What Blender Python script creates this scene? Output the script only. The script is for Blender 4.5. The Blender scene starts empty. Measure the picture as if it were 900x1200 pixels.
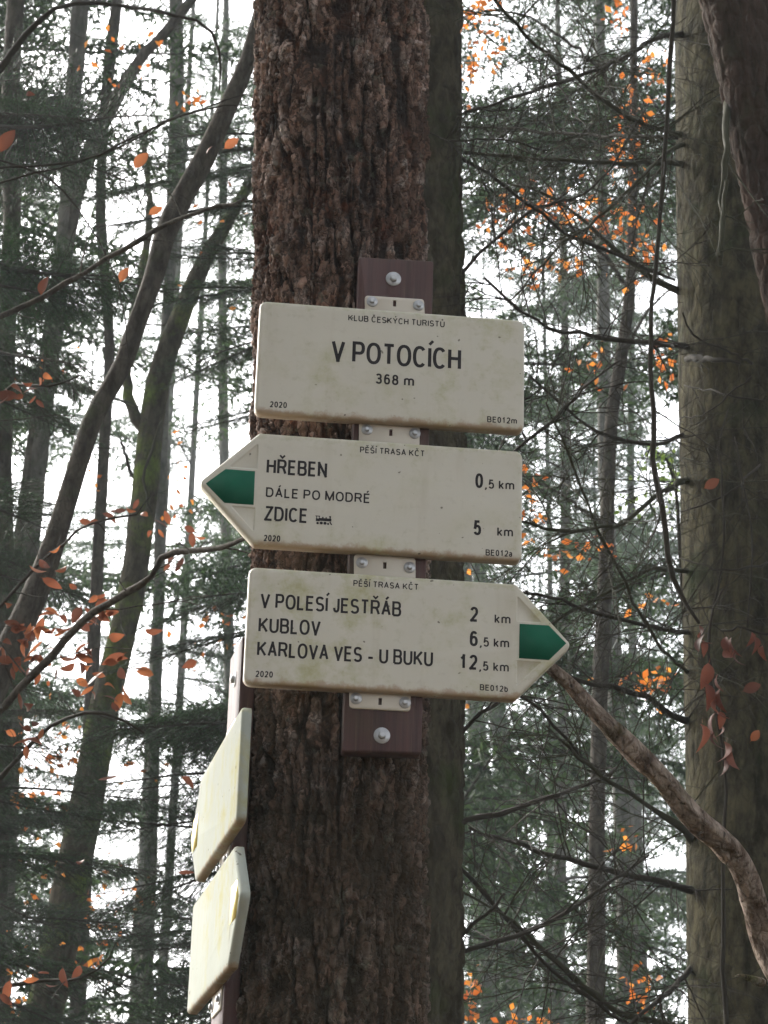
import bpy, math, random
import numpy as np
from mathutils import Matrix, Vector
from mathutils.geometry import tessellate_polygon

S = bpy.context.scene
COL = S.collection
R = math.radians
rng = np.random.default_rng(7)

# ------------------------------------------------------------------ camera
F = 2800.0                       # focal length in pixels of the 900x1200 photograph
TH, RO = R(21.73), R(1.68)       # pitch, roll
EYE = np.array([0., 0., 1.6])
_X = np.array([1., 0, 0]); _U = np.array([0, -math.sin(TH), math.cos(TH)]); FWD = np.array([0, math.cos(TH), math.sin(TH)])
RT = math.cos(RO) * _X + math.sin(RO) * _U
UP = -math.sin(RO) * _X + math.cos(RO) * _U
cam = bpy.data.cameras.new('camera'); co = bpy.data.objects.new('camera', cam); COL.objects.link(co)
cam.sensor_fit = 'VERTICAL'; cam.sensor_height = 24; cam.lens = F / 1200 * 24
cam.clip_start = .05; cam.clip_end = 500
cam.dof.use_dof = True; cam.dof.focus_distance = 3.55; cam.dof.aperture_fstop = 16
M = Matrix.Identity(4)
for i in range(3):
    M[i][0] = RT[i]; M[i][1] = UP[i]; M[i][2] = -FWD[i]; M[i][3] = EYE[i]
co.matrix_world = M
S.camera = co

# ------------------------------------------------------------------ sky, sun, exposure
SUN_AZ, SUN_EL = R(-40), R(36)     # azimuth from +Y, to the left of and behind the trunk
w = bpy.data.worlds.new('World'); S.world = w; w.use_nodes = True
nt = w.node_tree; bg = nt.nodes['Background']
sky = nt.nodes.new('ShaderNodeTexSky'); sky.sky_type = 'NISHITA'; sky.sun_disc = False
sky.sun_elevation = SUN_EL; sky.sun_rotation = SUN_AZ; sky.air_density = 1.0; sky.dust_density = 4.5; sky.ozone_density = 1
hs = nt.nodes.new('ShaderNodeHueSaturation'); hs.inputs['Saturation'].default_value = .22
nt.links.new(sky.outputs[0], hs.inputs['Color']); nt.links.new(hs.outputs[0], bg.inputs['Color'])
bg.inputs['Strength'].default_value = .15
sl = bpy.data.lights.new('sun', 'SUN'); so = bpy.data.objects.new('sun', sl); COL.objects.link(so)
sl.energy = 2.1; sl.angle = R(9); sl.color = (1, .95, .86)
sd = Vector((math.sin(SUN_AZ) * math.cos(SUN_EL), math.cos(SUN_AZ) * math.cos(SUN_EL), math.sin(SUN_EL)))
so.rotation_euler = sd.to_track_quat('Z', 'Y').to_euler()
S.view_settings.view_transform = 'Standard'; S.view_settings.look = 'None'
S.view_settings.exposure = 2.3; S.view_settings.gamma = 1
S.render.engine = 'CYCLES'

# ------------------------------------------------------------------ helpers
def ray(px, py):
    d = FWD + RT * ((px - 450) / F) + UP * ((600 - py) / F)
    return d
def W(px, py, Y):
    "point of the place seen at a photograph pixel, Y metres in front of the camera"
    d = ray(px, py); return EYE + d * (Y / d[1])
def on_plane(px, py, o, n):
    d = ray(px, py); return EYE + d * (np.dot(o - EYE, n) / np.dot(d, n))
def rpx(wpx, p):
    "radius in metres of something wpx pixels wide at point p"
    return .5 * wpx * np.dot(p - EYE, FWD) / F

def mesh_np(name, V, polys, mat, parent=None, attrs=None, smooth=True, mats=None, midx=None):
    "polys: list of int arrays (n,k)"
    me = bpy.data.meshes.new(name)
    V = np.asarray(V, np.float32)
    polys = [np.asarray(p, np.int32) for p in polys if len(p)]
    me.vertices.add(len(V)); me.vertices.foreach_set('co', V.ravel())
    nl = sum(p.size for p in polys); npz = sum(len(p) for p in polys)
    me.loops.add(nl); me.loops.foreach_set('vertex_index', np.concatenate([p.ravel() for p in polys]))
    tot = np.concatenate([np.full(len(p), p.shape[1], np.int32) for p in polys])
    st = np.concatenate([[0], np.cumsum(tot)[:-1]]).astype(np.int32)
    me.polygons.add(npz); me.polygons.foreach_set('loop_start', st); me.polygons.foreach_set('loop_total', tot)
    if smooth: me.polygons.foreach_set('use_smooth', np.ones(npz, bool))
    if midx is not None: me.polygons.foreach_set('material_index', np.asarray(midx, np.int32))
    me.update(calc_edges=True)
    if attrs:
        for k, a in attrs.items():
            at = me.attributes.new(k, 'FLOAT', 'POINT'); at.data.foreach_set('value', np.asarray(a, np.float32))
    for m in (mats or [mat]): me.materials.append(m)
    o = bpy.data.objects.new(name, me); COL.objects.link(o)
    if parent is not None: o.parent = parent
    return o

class MB:
    def __init__(s): s.V = []; s.P = {}; s.n = 0
    def add(s, V, *polys):
        V = np.asarray(V, float).reshape(-1, 3); s.V.append(V)
        for p in polys:
            p = np.asarray(p, int)
            if len(p): s.P.setdefault(p.shape[1], []).append(p + s.n)
        s.n += len(V)
    def tube(s, pts, rad, k=6, caps=True):
        V, Q = tube_np(pts, rad, k); s.add(V, Q)
        if caps and k > 3:
            n = len(pts); b = s.n - len(V)
            for row in (0, n - 1):
                idx = np.arange(k) + b + row * k
                if row == 0: idx = idx[::-1]
                s.P.setdefault(k, []).append(idx[None, :])
    def build(s, name, mat, parent=None, smooth=True, **kw):
        V = np.concatenate(s.V); polys = [np.concatenate(p) for p in s.P.values()]
        return mesh_np(name, V, polys, mat, parent, smooth=smooth, **kw)

def tube_np(pts, rad, k=6):
    pts = np.asarray(pts, float); n = len(pts)
    rad = np.broadcast_to(np.asarray(rad, float), (n,))
    t = np.gradient(pts, axis=0); t /= np.linalg.norm(t, axis=1)[:, None] + 1e-12
    ref = np.array([0, 0, 1.]) if abs(t[:, 2].mean()) < .8 else np.array([0, 1., 0])
    a = np.cross(t, ref); a /= np.linalg.norm(a, axis=1)[:, None] + 1e-12
    b = np.cross(t, a)
    an = np.arange(k) * 2 * math.pi / k
    V = pts[:, None, :] + rad[:, None, None] * (np.cos(an)[None, :, None] * a[:, None, :] + np.sin(an)[None, :, None] * b[:, None, :])
    i = np.arange(n - 1)[:, None] * k; j = np.arange(k)[None, :]; j2 = (j + 1) % k
    Q = np.stack([i + j, i + j2, i + k + j2, i + k + j], -1).reshape(-1, 4)
    return V.reshape(-1, 3), Q

def spline(P, n):
    "Catmull-Rom through control rows P resampled to n rows"
    P = np.asarray(P, float); m = len(P)
    if m < 3:
        t = np.linspace(0, 1, n)[:, None]; return P[0] * (1 - t) + P[-1] * t
    Q = np.vstack([2 * P[0] - P[1], P, 2 * P[-1] - P[-2]])
    d = np.linalg.norm(np.diff(P[:, :3], axis=0), axis=1); c = np.concatenate([[0], np.cumsum(d)])
    u = np.interp(np.linspace(0, c[-1], n), c, np.arange(m)); i = np.minimum(u.astype(int), m - 2); f = (u - i)[:, None]
    p0, p1, p2, p3 = Q[i], Q[i + 1], Q[i + 2], Q[i + 3]
    return .5 * (2 * p1 + (p2 - p0) * f + (2 * p0 - 5 * p1 + 4 * p2 - p3) * f ** 2 + (3 * p1 - p0 - 3 * p2 + p3) * f ** 3)

def tag(o, label=None, cat=None, group=None, kind=None):
    if label: o['label'] = label
    if cat: o['category'] = cat
    if group: o['group'] = group
    if kind: o['kind'] = kind
    return o
def empty(name, loc, label, cat, group=None, rot=(0, 0, 0)):
    o = bpy.data.objects.new(name, None); COL.objects.link(o); o.location = loc; o.rotation_euler = rot; o.empty_display_size = .1
    return tag(o, label, cat, group)
def keep(o, root):
    "parent o to root while its mesh stays in world coordinates"
    o.parent = root
    o.matrix_parent_inverse = (Matrix.LocRotScale(root.location, root.rotation_euler, root.scale)).inverted()
    return o

# ---- noise in numpy
def _h(ix, iy, s=0):
    n = (ix.astype(np.int64) * 374761393 + iy.astype(np.int64) * 668265263 + s * 1442695041) & 0xffffffff
    n = ((n ^ (n >> 13)) * 1274126177) & 0xffffffff
    n = n ^ (n >> 16)
    return (n & 0xffff) / 65535.
def vnoise(x, y, s=0, per=None):
    ix, iy = np.floor(x), np.floor(y); fx, fy = x - ix, y - iy
    fx = fx * fx * (3 - 2 * fx); fy = fy * fy * (3 - 2 * fy)
    g = (lambda a: a) if per is None else (lambda a: np.mod(a, per))
    a = _h(g(ix), iy, s); b = _h(g(ix + 1), iy, s); c = _h(g(ix), iy + 1, s); d = _h(g(ix + 1), iy + 1, s)
    return (a * (1 - fx) + b * fx) * (1 - fy) + (c * (1 - fx) + d * fx) * fy
def fbm(x, y, s=0, per=None, o=4):
    v = 0; a = .5
    for i in range(o):
        v = v + a * vnoise(x, y, s + i * 17, per); x = x * 2; y = y * 2; a *= .5
        if per: per *= 2
    return v
def worley(x, y, s=0, per=None):
    ix, iy = np.floor(x), np.floor(y); f1 = np.full(x.shape, 9.); f2 = f1.copy(); cid = f1 * 0
    for dx in (-1, 0, 1):
        for dy in (-1, 0, 1):
            cx, cy = ix + dx, iy + dy; hx = np.mod(cx, per) if per else cx
            px = cx + .5 + (_h(hx, cy, s) - .5) * .95; py = cy + .5 + (_h(hx, cy, s + 9) - .5) * .95
            d = np.hypot(px - x, py - y); r = _h(hx, cy, s + 23)
            m = d < f1; f2 = np.where(m, f1, np.minimum(f2, d)); cid = np.where(m, r, cid); f1 = np.where(m, d, f1)
    return f1, f2, cid
def sstep(a, b, x):
    t = np.clip((x - a) / (b - a), 0, 1); return t * t * (3 - 2 * t)

# ------------------------------------------------------------------ materials
def ramp(nt, stops, interp='LINEAR'):
    r = nt.nodes.new('ShaderNodeValToRGB'); e = r.color_ramp.elements; r.color_ramp.interpolation = interp
    while len(e) < len(stops): e.new(.5)
    for i, (p, c) in enumerate(stops): e[i].position = p; e[i].color = (*c, 1) if len(c) == 3 else c
    return r
class Mat:
    def __init__(s, name, rough=.8, spec=.3):
        s.m = bpy.data.materials.new(name); s.m.use_nodes = True; s.nt = s.m.node_tree; s.b = s.nt.nodes['Principled BSDF']
        s.b.inputs['Roughness'].default_value = rough; s.b.inputs['Specular IOR Level'].default_value = spec
        s.tc = s.nt.nodes.new('ShaderNodeTexCoord')
    def L(s, a, b): s.nt.links.new(a, b)
    def coord(s, scale=(1, 1, 1), out='Object'):
        mp = s.nt.nodes.new('ShaderNodeMapping'); mp.inputs['Scale'].default_value = scale; s.L(s.tc.outputs[out], mp.inputs[0]); return mp.outputs[0]
    def noise(s, scale, detail=4, rough=.55, co=None, dist=0):
        n = s.nt.nodes.new('ShaderNodeTexNoise'); n.inputs['Scale'].default_value = scale; n.inputs['Detail'].default_value = detail
        n.inputs['Roughness'].default_value = rough; n.inputs['Distortion'].default_value = dist
        s.L(co if co is not None else s.tc.outputs['Object'], n.inputs['Vector']); return n.outputs['Fac']
    def attr(s, name):
        a = s.nt.nodes.new('ShaderNodeAttribute'); a.attribute_name = name; return a.outputs['Fac']
    def ramp(s, f, stops, interp='LINEAR'):
        r = ramp(s.nt, stops, interp); s.L(f, r.inputs[0]); return r.outputs[0]
    def mix(s, f, a, b, mode='MIX'):
        x = s.nt.nodes.new('ShaderNodeMix'); x.data_type = 'RGBA'; x.blend_type = mode
        for v, i in ((f, 0), (a, 6), (b, 7)):
            if isinstance(v, (int, float)): x.inputs[i].default_value = v
            elif isinstance(v, tuple): x.inputs[i].default_value = (*v, 1)
            else: s.L(v, x.inputs[i])
        return x.outputs[2]
    def math(s, op, a, b=0.):
        x = s.nt.nodes.new('ShaderNodeMath'); x.operation = op
        for v, i in ((a, 0), (b, 1)):
            if isinstance(v, (int, float)): x.inputs[i].default_value = v
            else: s.L(v, x.inputs[i])
        return x.outputs[0]
    def bump(s, h, strength=.5, dist=.01):
        b = s.nt.nodes.new('ShaderNodeBump'); b.inputs['Strength'].default_value = strength; b.inputs['Distance'].default_value = dist
        s.L(h, b.inputs['Height']); s.L(b.outputs[0], s.b.inputs['Normal'])
    def base(s, c):
        if isinstance(c, tuple): s.b.inputs['Base Color'].default_value = (*c, 1)
        else: s.L(c, s.b.inputs['Base Color'])
        return s

def mat_bark_plates():
    m = Mat('scaly_bark', .88, .25)
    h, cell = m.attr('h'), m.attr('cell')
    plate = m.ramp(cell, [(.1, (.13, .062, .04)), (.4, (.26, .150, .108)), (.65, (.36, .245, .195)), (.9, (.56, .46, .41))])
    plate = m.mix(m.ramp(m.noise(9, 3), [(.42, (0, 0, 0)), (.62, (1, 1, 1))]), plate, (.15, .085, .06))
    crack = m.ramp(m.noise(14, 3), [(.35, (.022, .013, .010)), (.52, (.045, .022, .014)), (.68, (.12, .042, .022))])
    c = m.mix(m.ramp(h, [(.30, (0, 0, 0)), (.66, (1, 1, 1))]), crack, plate)  # crevices darkened by colour in place of shade; their red-brown is real
    c = m.mix(m.ramp(m.noise(160, 4, .7), [(.3, (0, 0, 0)), (.75, (1, 1, 1))]), m.mix(.5, c, (.03, .022, .018)), c)
    def cells(sc, co):
        v = m.nt.nodes.new('ShaderNodeTexVoronoi'); v.inputs['Scale'].default_value = sc; m.L(co, v.inputs['Vector'])
        e = m.nt.nodes.new('ShaderNodeTexVoronoi'); e.feature = 'DISTANCE_TO_EDGE'; e.inputs['Scale'].default_value = sc; m.L(co, e.inputs['Vector'])
        sp = m.nt.nodes.new('ShaderNodeSeparateColor'); m.L(v.outputs['Color'], sp.inputs[0]); return sp.outputs[0], e.outputs['Distance']
    wn = m.nt.nodes.new('ShaderNodeTexNoise'); wn.inputs['Scale'].default_value = 60; wn.inputs['Detail'].default_value = 5; m.L(m.tc.outputs['Object'], wn.inputs['Vector'])
    va = m.nt.nodes.new('ShaderNodeVectorMath'); va.operation = 'MULTIPLY_ADD'; m.L(wn.outputs['Color'], va.inputs[0]); va.inputs[1].default_value = (.03, .03, .03)
    m.L(m.coord((1, 1, .42)), va.inputs[2])
    r1, e1 = cells(70, va.outputs[0]); r2, e2 = cells(190, va.outputs[0])
    c = m.mix(.75, c, m.ramp(r1, [(0, (.40, .36, .34)), (.5, (1, 1, 1)), (1, (1.75, 1.7, 1.7))]), 'MULTIPLY')
    c = m.mix(m.math('MULTIPLY', m.ramp(e1, [(0, (1, 1, 1)), (.10, (0, 0, 0))]), .75), c, (.018, .011, .008))
    c = m.mix(.5, c, m.ramp(r2, [(0, (.5, .48, .46)), (1, (1.5, 1.5, 1.5))]), 'MULTIPLY')
    relief = m.math('ADD', m.math('MULTIPLY', r1, .9), m.math('ADD', m.math('MULTIPLY', r2, .5), m.math('MULTIPLY', m.ramp(e1, [(0, (0, 0, 0)), (.15, (1, 1, 1))]), .8)))
    # patchy darker olive-brown towards the foot of the trunk
    sx = m.nt.nodes.new('ShaderNodeSeparateXYZ'); m.L(m.tc.outputs['Object'], sx.inputs[0])
    foot_dark = m.math('ADD', m.math('MULTIPLY', m.math('SUBTRACT', 2.95, sx.outputs[2]), 1.6), m.math('MULTIPLY', m.math('SUBTRACT', m.noise(5, 4), .5), 1.6))
    foot_dark = m.ramp(foot_dark, [(0, (0, 0, 0)), (.9, (.62, .62, .62))])
    c = m.mix(foot_dark, c, (.052, .042, .024))
    lich = m.math('MULTIPLY', m.ramp(m.noise(30, 5, .65), [(.6, (0, 0, 0)), (.72, (1, 1, 1))]), .45)
    c = m.mix(lich, c, (.22, .23, .17))
    m.base(c); m.bump(m.math('ADD', m.math('MULTIPLY', m.noise(220, 6, .7), 1.5), relief), 1., .0035)
    return m.m
def mat_smooth_bark(name, c1, c2, moss=(.06, .075, .03), ms=.55, zs=.4, scale=1., bs=.7, bd=.006):
    m = Mat(name, .95, .08)
    n = m.noise(30 * scale, 6, .65, m.coord((1, 1, zs)))
    c = m.mix(m.ramp(n, [(.38, (0, 0, 0)), (.60, (1, 1, 1))]), c1, c2)
    c = m.mix(m.ramp(m.noise(5, 5, .65), [(ms, (0, 0, 0)), (ms + .18, (1, 1, 1))]), c, moss)
    v = m.nt.nodes.new('ShaderNodeTexVoronoi'); v.inputs['Scale'].default_value = 38 * scale; v.feature = 'DISTANCE_TO_EDGE'
    m.L(m.coord((1, 1, .55)), v.inputs['Vector'])
    crk = m.ramp(v.outputs['Distance'], [(0, (0, 0, 0)), (.12, (1, 1, 1))])
    spots = m.ramp(m.noise(70 * scale, 3, .5, m.coord((1, 1, .5))), [(.28, (0, 0, 0)), (.36, (1, 1, 1))])
    c = m.mix(m.math('MULTIPLY', m.math('SUBTRACT', 1., spots), .7), c, (.02, .018, .012))
    c = m.mix(m.math('MULTIPLY', m.math('SUBTRACT', 1., crk), .3), c, (.03, .026, .018))
    m.base(c); m.bump(m.math('ADD', m.noise(120 * scale, 5, .65, m.coord((1, 1, .5))), m.math('MULTIPLY', crk, .3)), bs, bd)
    return m.m
def mat_leafy(name, cols, trans=.35, rough=.6, scale=6., island=True):
    m = Mat(name, rough, .3)
    if island:
        g = m.nt.nodes.new('ShaderNodeNewGeometry'); f = g.outputs['Random Per Island']
    else:
        g = m.nt.nodes.new('ShaderNodeObjectInfo'); f = g.outputs['Random']
    n = m.math('ADD', m.math('MULTIPLY', f, .6), m.math('MULTIPLY', m.noise(scale, 3), .4))
    k = len(cols) - 1
    c = m.ramp(n, [(.2 + .6 * i / k, cc) for i, cc in enumerate(cols)])
    m.base(c)
    tr = m.nt.nodes.new('ShaderNodeBsdfTranslucent'); m.L(c, tr.inputs[0])
    mx = m.nt.nodes.new('ShaderNodeMixShader'); mx.inputs[0].default_value = trans
    m.L(m.b.outputs[0], mx.inputs[1]); m.L(tr.outputs[0], mx.inputs[2])
    m.L(mx.outputs[0], m.nt.nodes['Material Output'].inputs[0])
    return m.m
def mat_sign(name, z0, z1, ca=(.46, .425, .36), cb=(.53, .495, .425), ro=(.33, .62), sp=.4):
    "ivory enamel on sheet steel: algae blotches, grime on the lower rim"
    m = Mat(name, .42, sp)
    base = m.mix(m.noise(7, 3), ca, cb)
    al = m.ramp(m.noise(15, 6, .68), [(.47, (0, 0, 0)), (.68, (1, 1, 1))])
    al = m.math('MULTIPLY', al, m.ramp(m.noise(4, 2), [(.42, (.0, .0, .0)), (.62, (1, 1, 1))]))
    c = m.mix(m.math('MULTIPLY', al, .9), base, (.33, .31, .15))
    dk = m.ramp(m.noise(60, 6, .75), [(.55, (0, 0, 0)), (.8, (1, 1, 1))])
    c = m.mix(m.math('MULTIPLY', dk, .35), c, (.25, .21, .14))
    st = m.ramp(m.noise(30, 4, .6, m.coord((1, 1, .12))), [(.56, (0, 0, 0)), (.75, (1, 1, 1))])
    c = m.mix(m.math('MULTIPLY', st, .25), c, (.33, .28, .19))
    sx = m.nt.nodes.new('ShaderNodeSeparateXYZ'); m.L(m.tc.outputs['Object'], sx.inputs[0])
    lo = m.math('SUBTRACT', sx.outputs[2], z0)
    rim = m.math('ADD', m.math('MULTIPLY', lo, 60.), m.math('MULTIPLY', m.math('SUBTRACT', m.noise(40, 4, .7), .5), 2.2))
    c = m.mix(m.ramp(rim, [(.0, (.62, .62, .62)), (.42, (0, 0, 0))]), c, (.27, .16, .09))
    hi = m.math('SUBTRACT', z1, sx.outputs[2])
    rim2 = m.math('ADD', m.math('MULTIPLY', hi, 45.), m.math('MULTIPLY', m.math('SUBTRACT', m.noise(50, 4, .7), .5), 2.4))
    c = m.mix(m.ramp(rim2, [(.0, (.5, .5, .5)), (.4, (0, 0, 0))]), c, (.34, .33, .2))
    fl = m.ramp(m.noise(95, 1, .4), [(.235, (1, 1, 1)), (.26, (0, 0, 0))])
    c = m.mix(m.math('MULTIPLY', fl, .75), c, (.06, .045, .03))
    m.base(c)
    m.L(m.ramp(m.noise(20, 4), [(.3, (ro[0],) * 3), (.7, (ro[1],) * 3)]), m.b.inputs['Roughness'])
    m.bump(m.noise(12, 2), .06, .01)
    return m.m
def mat_plank():
    m = Mat('stained_wood', .62, .35)
    g = m.noise(60, 5, .65, m.coord((1, 1, .04)))
    c = m.mix(m.ramp(g, [(.3, (0, 0, 0)), (.7, (1, 1, 1))]), (.030, .013, .012), (.085, .038, .034))
    c = m.mix(m.math('MULTIPLY', m.ramp(m.noise(7, 5, .6), [(.5, (0, 0, 0)), (.7, (1, 1, 1))]), .4), c, (.06, .065, .03))
    fine = m.ramp(m.noise(220, 3, .5, m.coord((1, 1, .02))), [(.62, (0, 0, 0)), (.75, (1, 1, 1))])
    c = m.mix(m.math('MULTIPLY', fine, .4), c, (.16, .12, .08))
    m.base(c); m.bump(g, .5, .003); return m.m
def mat_plain(name, c, rough=.5, spec=.4, metal=0., var=.15, scale=60):
    m = Mat(name, rough, spec); m.b.inputs['Metallic'].default_value = metal
    c2 = tuple(x * (1 - var) for x in c)
    m.base(m.mix(m.noise(scale, 5, .6), tuple(min(1, x * (1 + var)) for x in c), c2)); return m.m

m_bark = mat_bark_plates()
m_olive = mat_smooth_bark('olive_spruce_bark', (.018, .016, .009), (.075, .066, .038), (.024, .034, .012))
m_dark_olive = mat_smooth_bark('dark_smooth_bark', (.026, .022, .014), (.075, .066, .044), (.035, .045, .016))  # dark olive is this trunk's own bark colour
m_beech = mat_smooth_bark('beech_bark', (.035, .030, .025), (.08, .07, .058), (.04, .055, .02), .58)
m_grey = mat_smooth_bark('grey_trunk_bark', (.05, .048, .042), (.11, .105, .09), (.05, .062, .035), .55, scale=.5)
m_mossy = mat_smooth_bark('mossy_bark', (.035, .032, .022), (.07, .062, .045), (.09, .13, .025), .50)
m_reddish = mat_smooth_bark('reddish_flaky_bark', (.022, .014, .010), (.055, .034, .025), (.035, .035, .018), .6, .15)
m_dead = mat_smooth_bark('peeling_dead_wood', (.17, .115, .085), (.60, .48, .40), (.085, .09, .03), .50, .45, 1.3, bs=1., bd=.03)
m_twig = mat_plain('dark_twig', (.028, .023, .016), .85, .2, var=.3)
m_twig2 = mat_plain('mossy_twig', (.036, .035, .019), .85, .2, var=.35)
m_needle = mat_leafy('spruce_needles', [(.012, .024, .008), (.024, .048, .014), (.050, .085, .026)], .45)
m_fir = mat_leafy('fir_needles', [(.008, .024, .008), (.015, .042, .013), (.035, .075, .020)], .4, .5)
m_lime = mat_leafy('fresh_green_leaves', [(.10, .17, .03), (.16, .25, .05), (.24, .33, .08)], .5)
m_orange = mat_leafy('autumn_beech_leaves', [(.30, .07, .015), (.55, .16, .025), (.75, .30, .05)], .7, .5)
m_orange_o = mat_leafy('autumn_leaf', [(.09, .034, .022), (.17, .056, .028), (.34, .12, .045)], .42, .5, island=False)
m_brown_o = mat_leafy('withered_leaf', [(.08, .026, .018), (.15, .048, .03), (.22, .08, .05)], .3, .6, island=False)
m_plank = mat_plank()
m_green = mat_plain('green_enamel', (.003, .088, .048), .7, .15, var=.06, scale=60)
m_yellow = mat_plain('yellow_enamel', (.72, .58, .16), .4, .4, var=.1)
m_ink = mat_plain('black_lettering', (.022, .018, .02), .6, .15, var=.2)
m_zinc = mat_plain('zinc_plated_steel', (.38, .38, .39), .42, .5, metal=.75, var=.2, scale=120)
m_ivory = mat_plain('ivory_bracket_paint', (.50, .45, .385), .45, .4, var=.08, scale=20)
m_floor = Mat('forest_floor', .95, .2)
m_floor.base(m_floor.mix(m_floor.ramp(m_floor.noise(3, 6, .7), [(.4, (0, 0, 0)), (.6, (1, 1, 1))]), (.10, .055, .03), (.05, .055, .025))); m_floor.bump(m_floor.noise(9, 6, .7), .8, .08); m_floor = m_floor.m

# ------------------------------------------------------------------ ground
def ground():
    n = 81; g = np.linspace(-1, 1, n); g = np.sign(g) * np.abs(g) ** 1.8 * 220
    x, y = np.meshgrid(g, g + 10); z = (fbm(x * .25 + 50, y * .25 + 50) - .47) * .7 * np.clip(np.hypot(x, y) / 6, 0, 1)
    V = np.stack([x, y, z], -1).reshape(-1, 3); i = np.arange(n - 1); a = (i[:, None] * n + i[None, :]).ravel()
    o = mesh_np('ground', V, [np.stack([a, a + 1, a + n + 1, a + n], -1)], m_floor); tag(o, kind='structure')
ground()

# ------------------------------------------------------------------ signs
CF = np.array([.004, 3.22, 1.6 + 1.249]); PSF = R(5.78)
CS = np.array([-.190, 3.194, 1.6 + .943]); PSS = R(-78.11)
class Board:
    def __init__(s, c, ps):
        s.c = c; s.ps = ps; s.a = np.array([math.cos(ps), math.sin(ps), 0]); s.n = np.array([math.sin(ps), -math.cos(ps), 0])
        s.M = Matrix.Translation(c) @ Matrix.Rotation(ps, 4, 'Z')
    def loc(s, px, py, off=0.):
        p = on_plane(px, py, s.c + s.n * off, s.n) - s.c
        return np.array([np.dot(p, s.a), p[2]])
    # local mesh coordinates: x = a, y = -n (into the tree), z = up
def rounded(poly, rad, seg=5):
    out = []; n = len(poly); poly = [np.array(p, float) for p in poly]
    for i in range(n):
        p0, p, p1 = poly[i - 1], poly[i], poly[(i + 1) % n]
        u = (p0 - p) / np.linalg.norm(p0 - p); v = (p1 - p) / np.linalg.norm(p1 - p)
        ang = math.acos(np.clip(np.dot(u, v), -1, 1)); r = rad[i] if hasattr(rad, '__len__') else rad
        d = r / math.tan(ang / 2); c = p + (u + v) / np.linalg.norm(u + v) * (r / math.sin(ang / 2))
        a, b = p + u * d, p + v * d
        a0 = math.atan2(*(a - c)[::-1]); a1 = math.atan2(*(b - c)[::-1])
        da = (a1 - a0 + math.pi) % (2 * math.pi) - math.pi
        for k in range(seg + 1):
            t = a0 + da * k / seg; out.append(c + r * np.array([math.cos(t), math.sin(t)]))
    return np.array(out)
def inset(loop, d):
    "inset a counter-clockwise loop"
    n = len(loop); out = []
    for i in range(n):
        a, b, c = loop[i - 1], loop[i], loop[(i + 1) % n]
        e1 = (b - a) / (np.linalg.norm(b - a) + 1e-12); e2 = (c - b) / (np.linalg.norm(c - b) + 1e-12)
        n1 = np.array([-e1[1], e1[0]]); n2 = np.array([-e2[1], e2[0]]); m = n1 + n2; m /= np.linalg.norm(m)
        out.append(b + m * d / max(.4, np.dot(m, n1)))
    return np.array(out)
def loops_mesh(mb, loops, ys, close_last=True, holes=None):
    "join successive equal-length loops at depths ys; optionally tessellate the last with holes"
    n = len(loops[0]); V = np.concatenate([np.column_stack([l[:, 0], np.full(n, y), l[:, 1]]) for l, y in zip(loops, ys)])
    b = mb.n; Q = []
    for k in range(len(loops) - 1):
        i = np.arange(n); j = (i + 1) % n
        Q.append(np.stack([k * n + i, k * n + j, (k + 1) * n + j, (k + 1) * n + i], -1))
    mb.add(V, np.concatenate(Q))
    if close_last:
        base = (len(loops) - 1) * n + b
        hs = holes or []; rings = [loops[-1]] + hs
        idx = list(range(base, base + n))
        for h in hs:
            s0 = mb.n; mb.add(np.column_stack([h[:, 0], np.full(len(h), ys[-1]), h[:, 1]])); idx += list(range(s0, s0 + len(h)))
        tris = tessellate_polygon([[Vector((p[0], p[1], 0)) for p in r] for r in rings])
        T = np.array([[idx[i] for i in t] for t in tris])
        A = np.concatenate(mb.V)
        nrm = np.cross(A[T[:, 1]] - A[T[:, 0]], A[T[:, 2]] - A[T[:, 0]])
        fl = nrm[:, 1] > 0; T[fl] = T[fl][:, ::-1]
        mb.P.setdefault(3, []).append(T)
def sign_shell(outline, rads, holes, back=.020):
    mb = MB()
    o = rounded(outline, rads)
    L = [inset(o, .003), o, o, inset(o, .0012), inset(o, .0034), inset(o, .0060)]
    y = [back, back, .0045, .0017, .0004, 0.]
    loops_mesh(mb, [inset(o, .006), inset(o, .003)] + L[1:], [back - .014, back] + y[1:], True, [h for h in holes])
    for h in holes:                       # pressed pockets
        n = len(h); h1 = inset(h, .0025)
        loops_mesh(mb, [h, inset(h, .0008), h1], [0, .0004, .0022])
    # backing sheet
    bk = inset(o, .006); mb.add(np.column_stack([bk[:, 0], np.full(len(bk), back - .014), bk[:, 1]]), np.arange(len(bk))[None, ::-1])
    return mb
def board_root(name, B, label, cat, group=None):
    o = bpy.data.objects.new(name, None); COL.objects.link(o); o.matrix_world = B.M; o.location = B.M.to_translation()
    o.rotation_euler = B.M.to_euler(); o.empty_display_size = .1; tag(o, label, cat, group); return o

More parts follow.
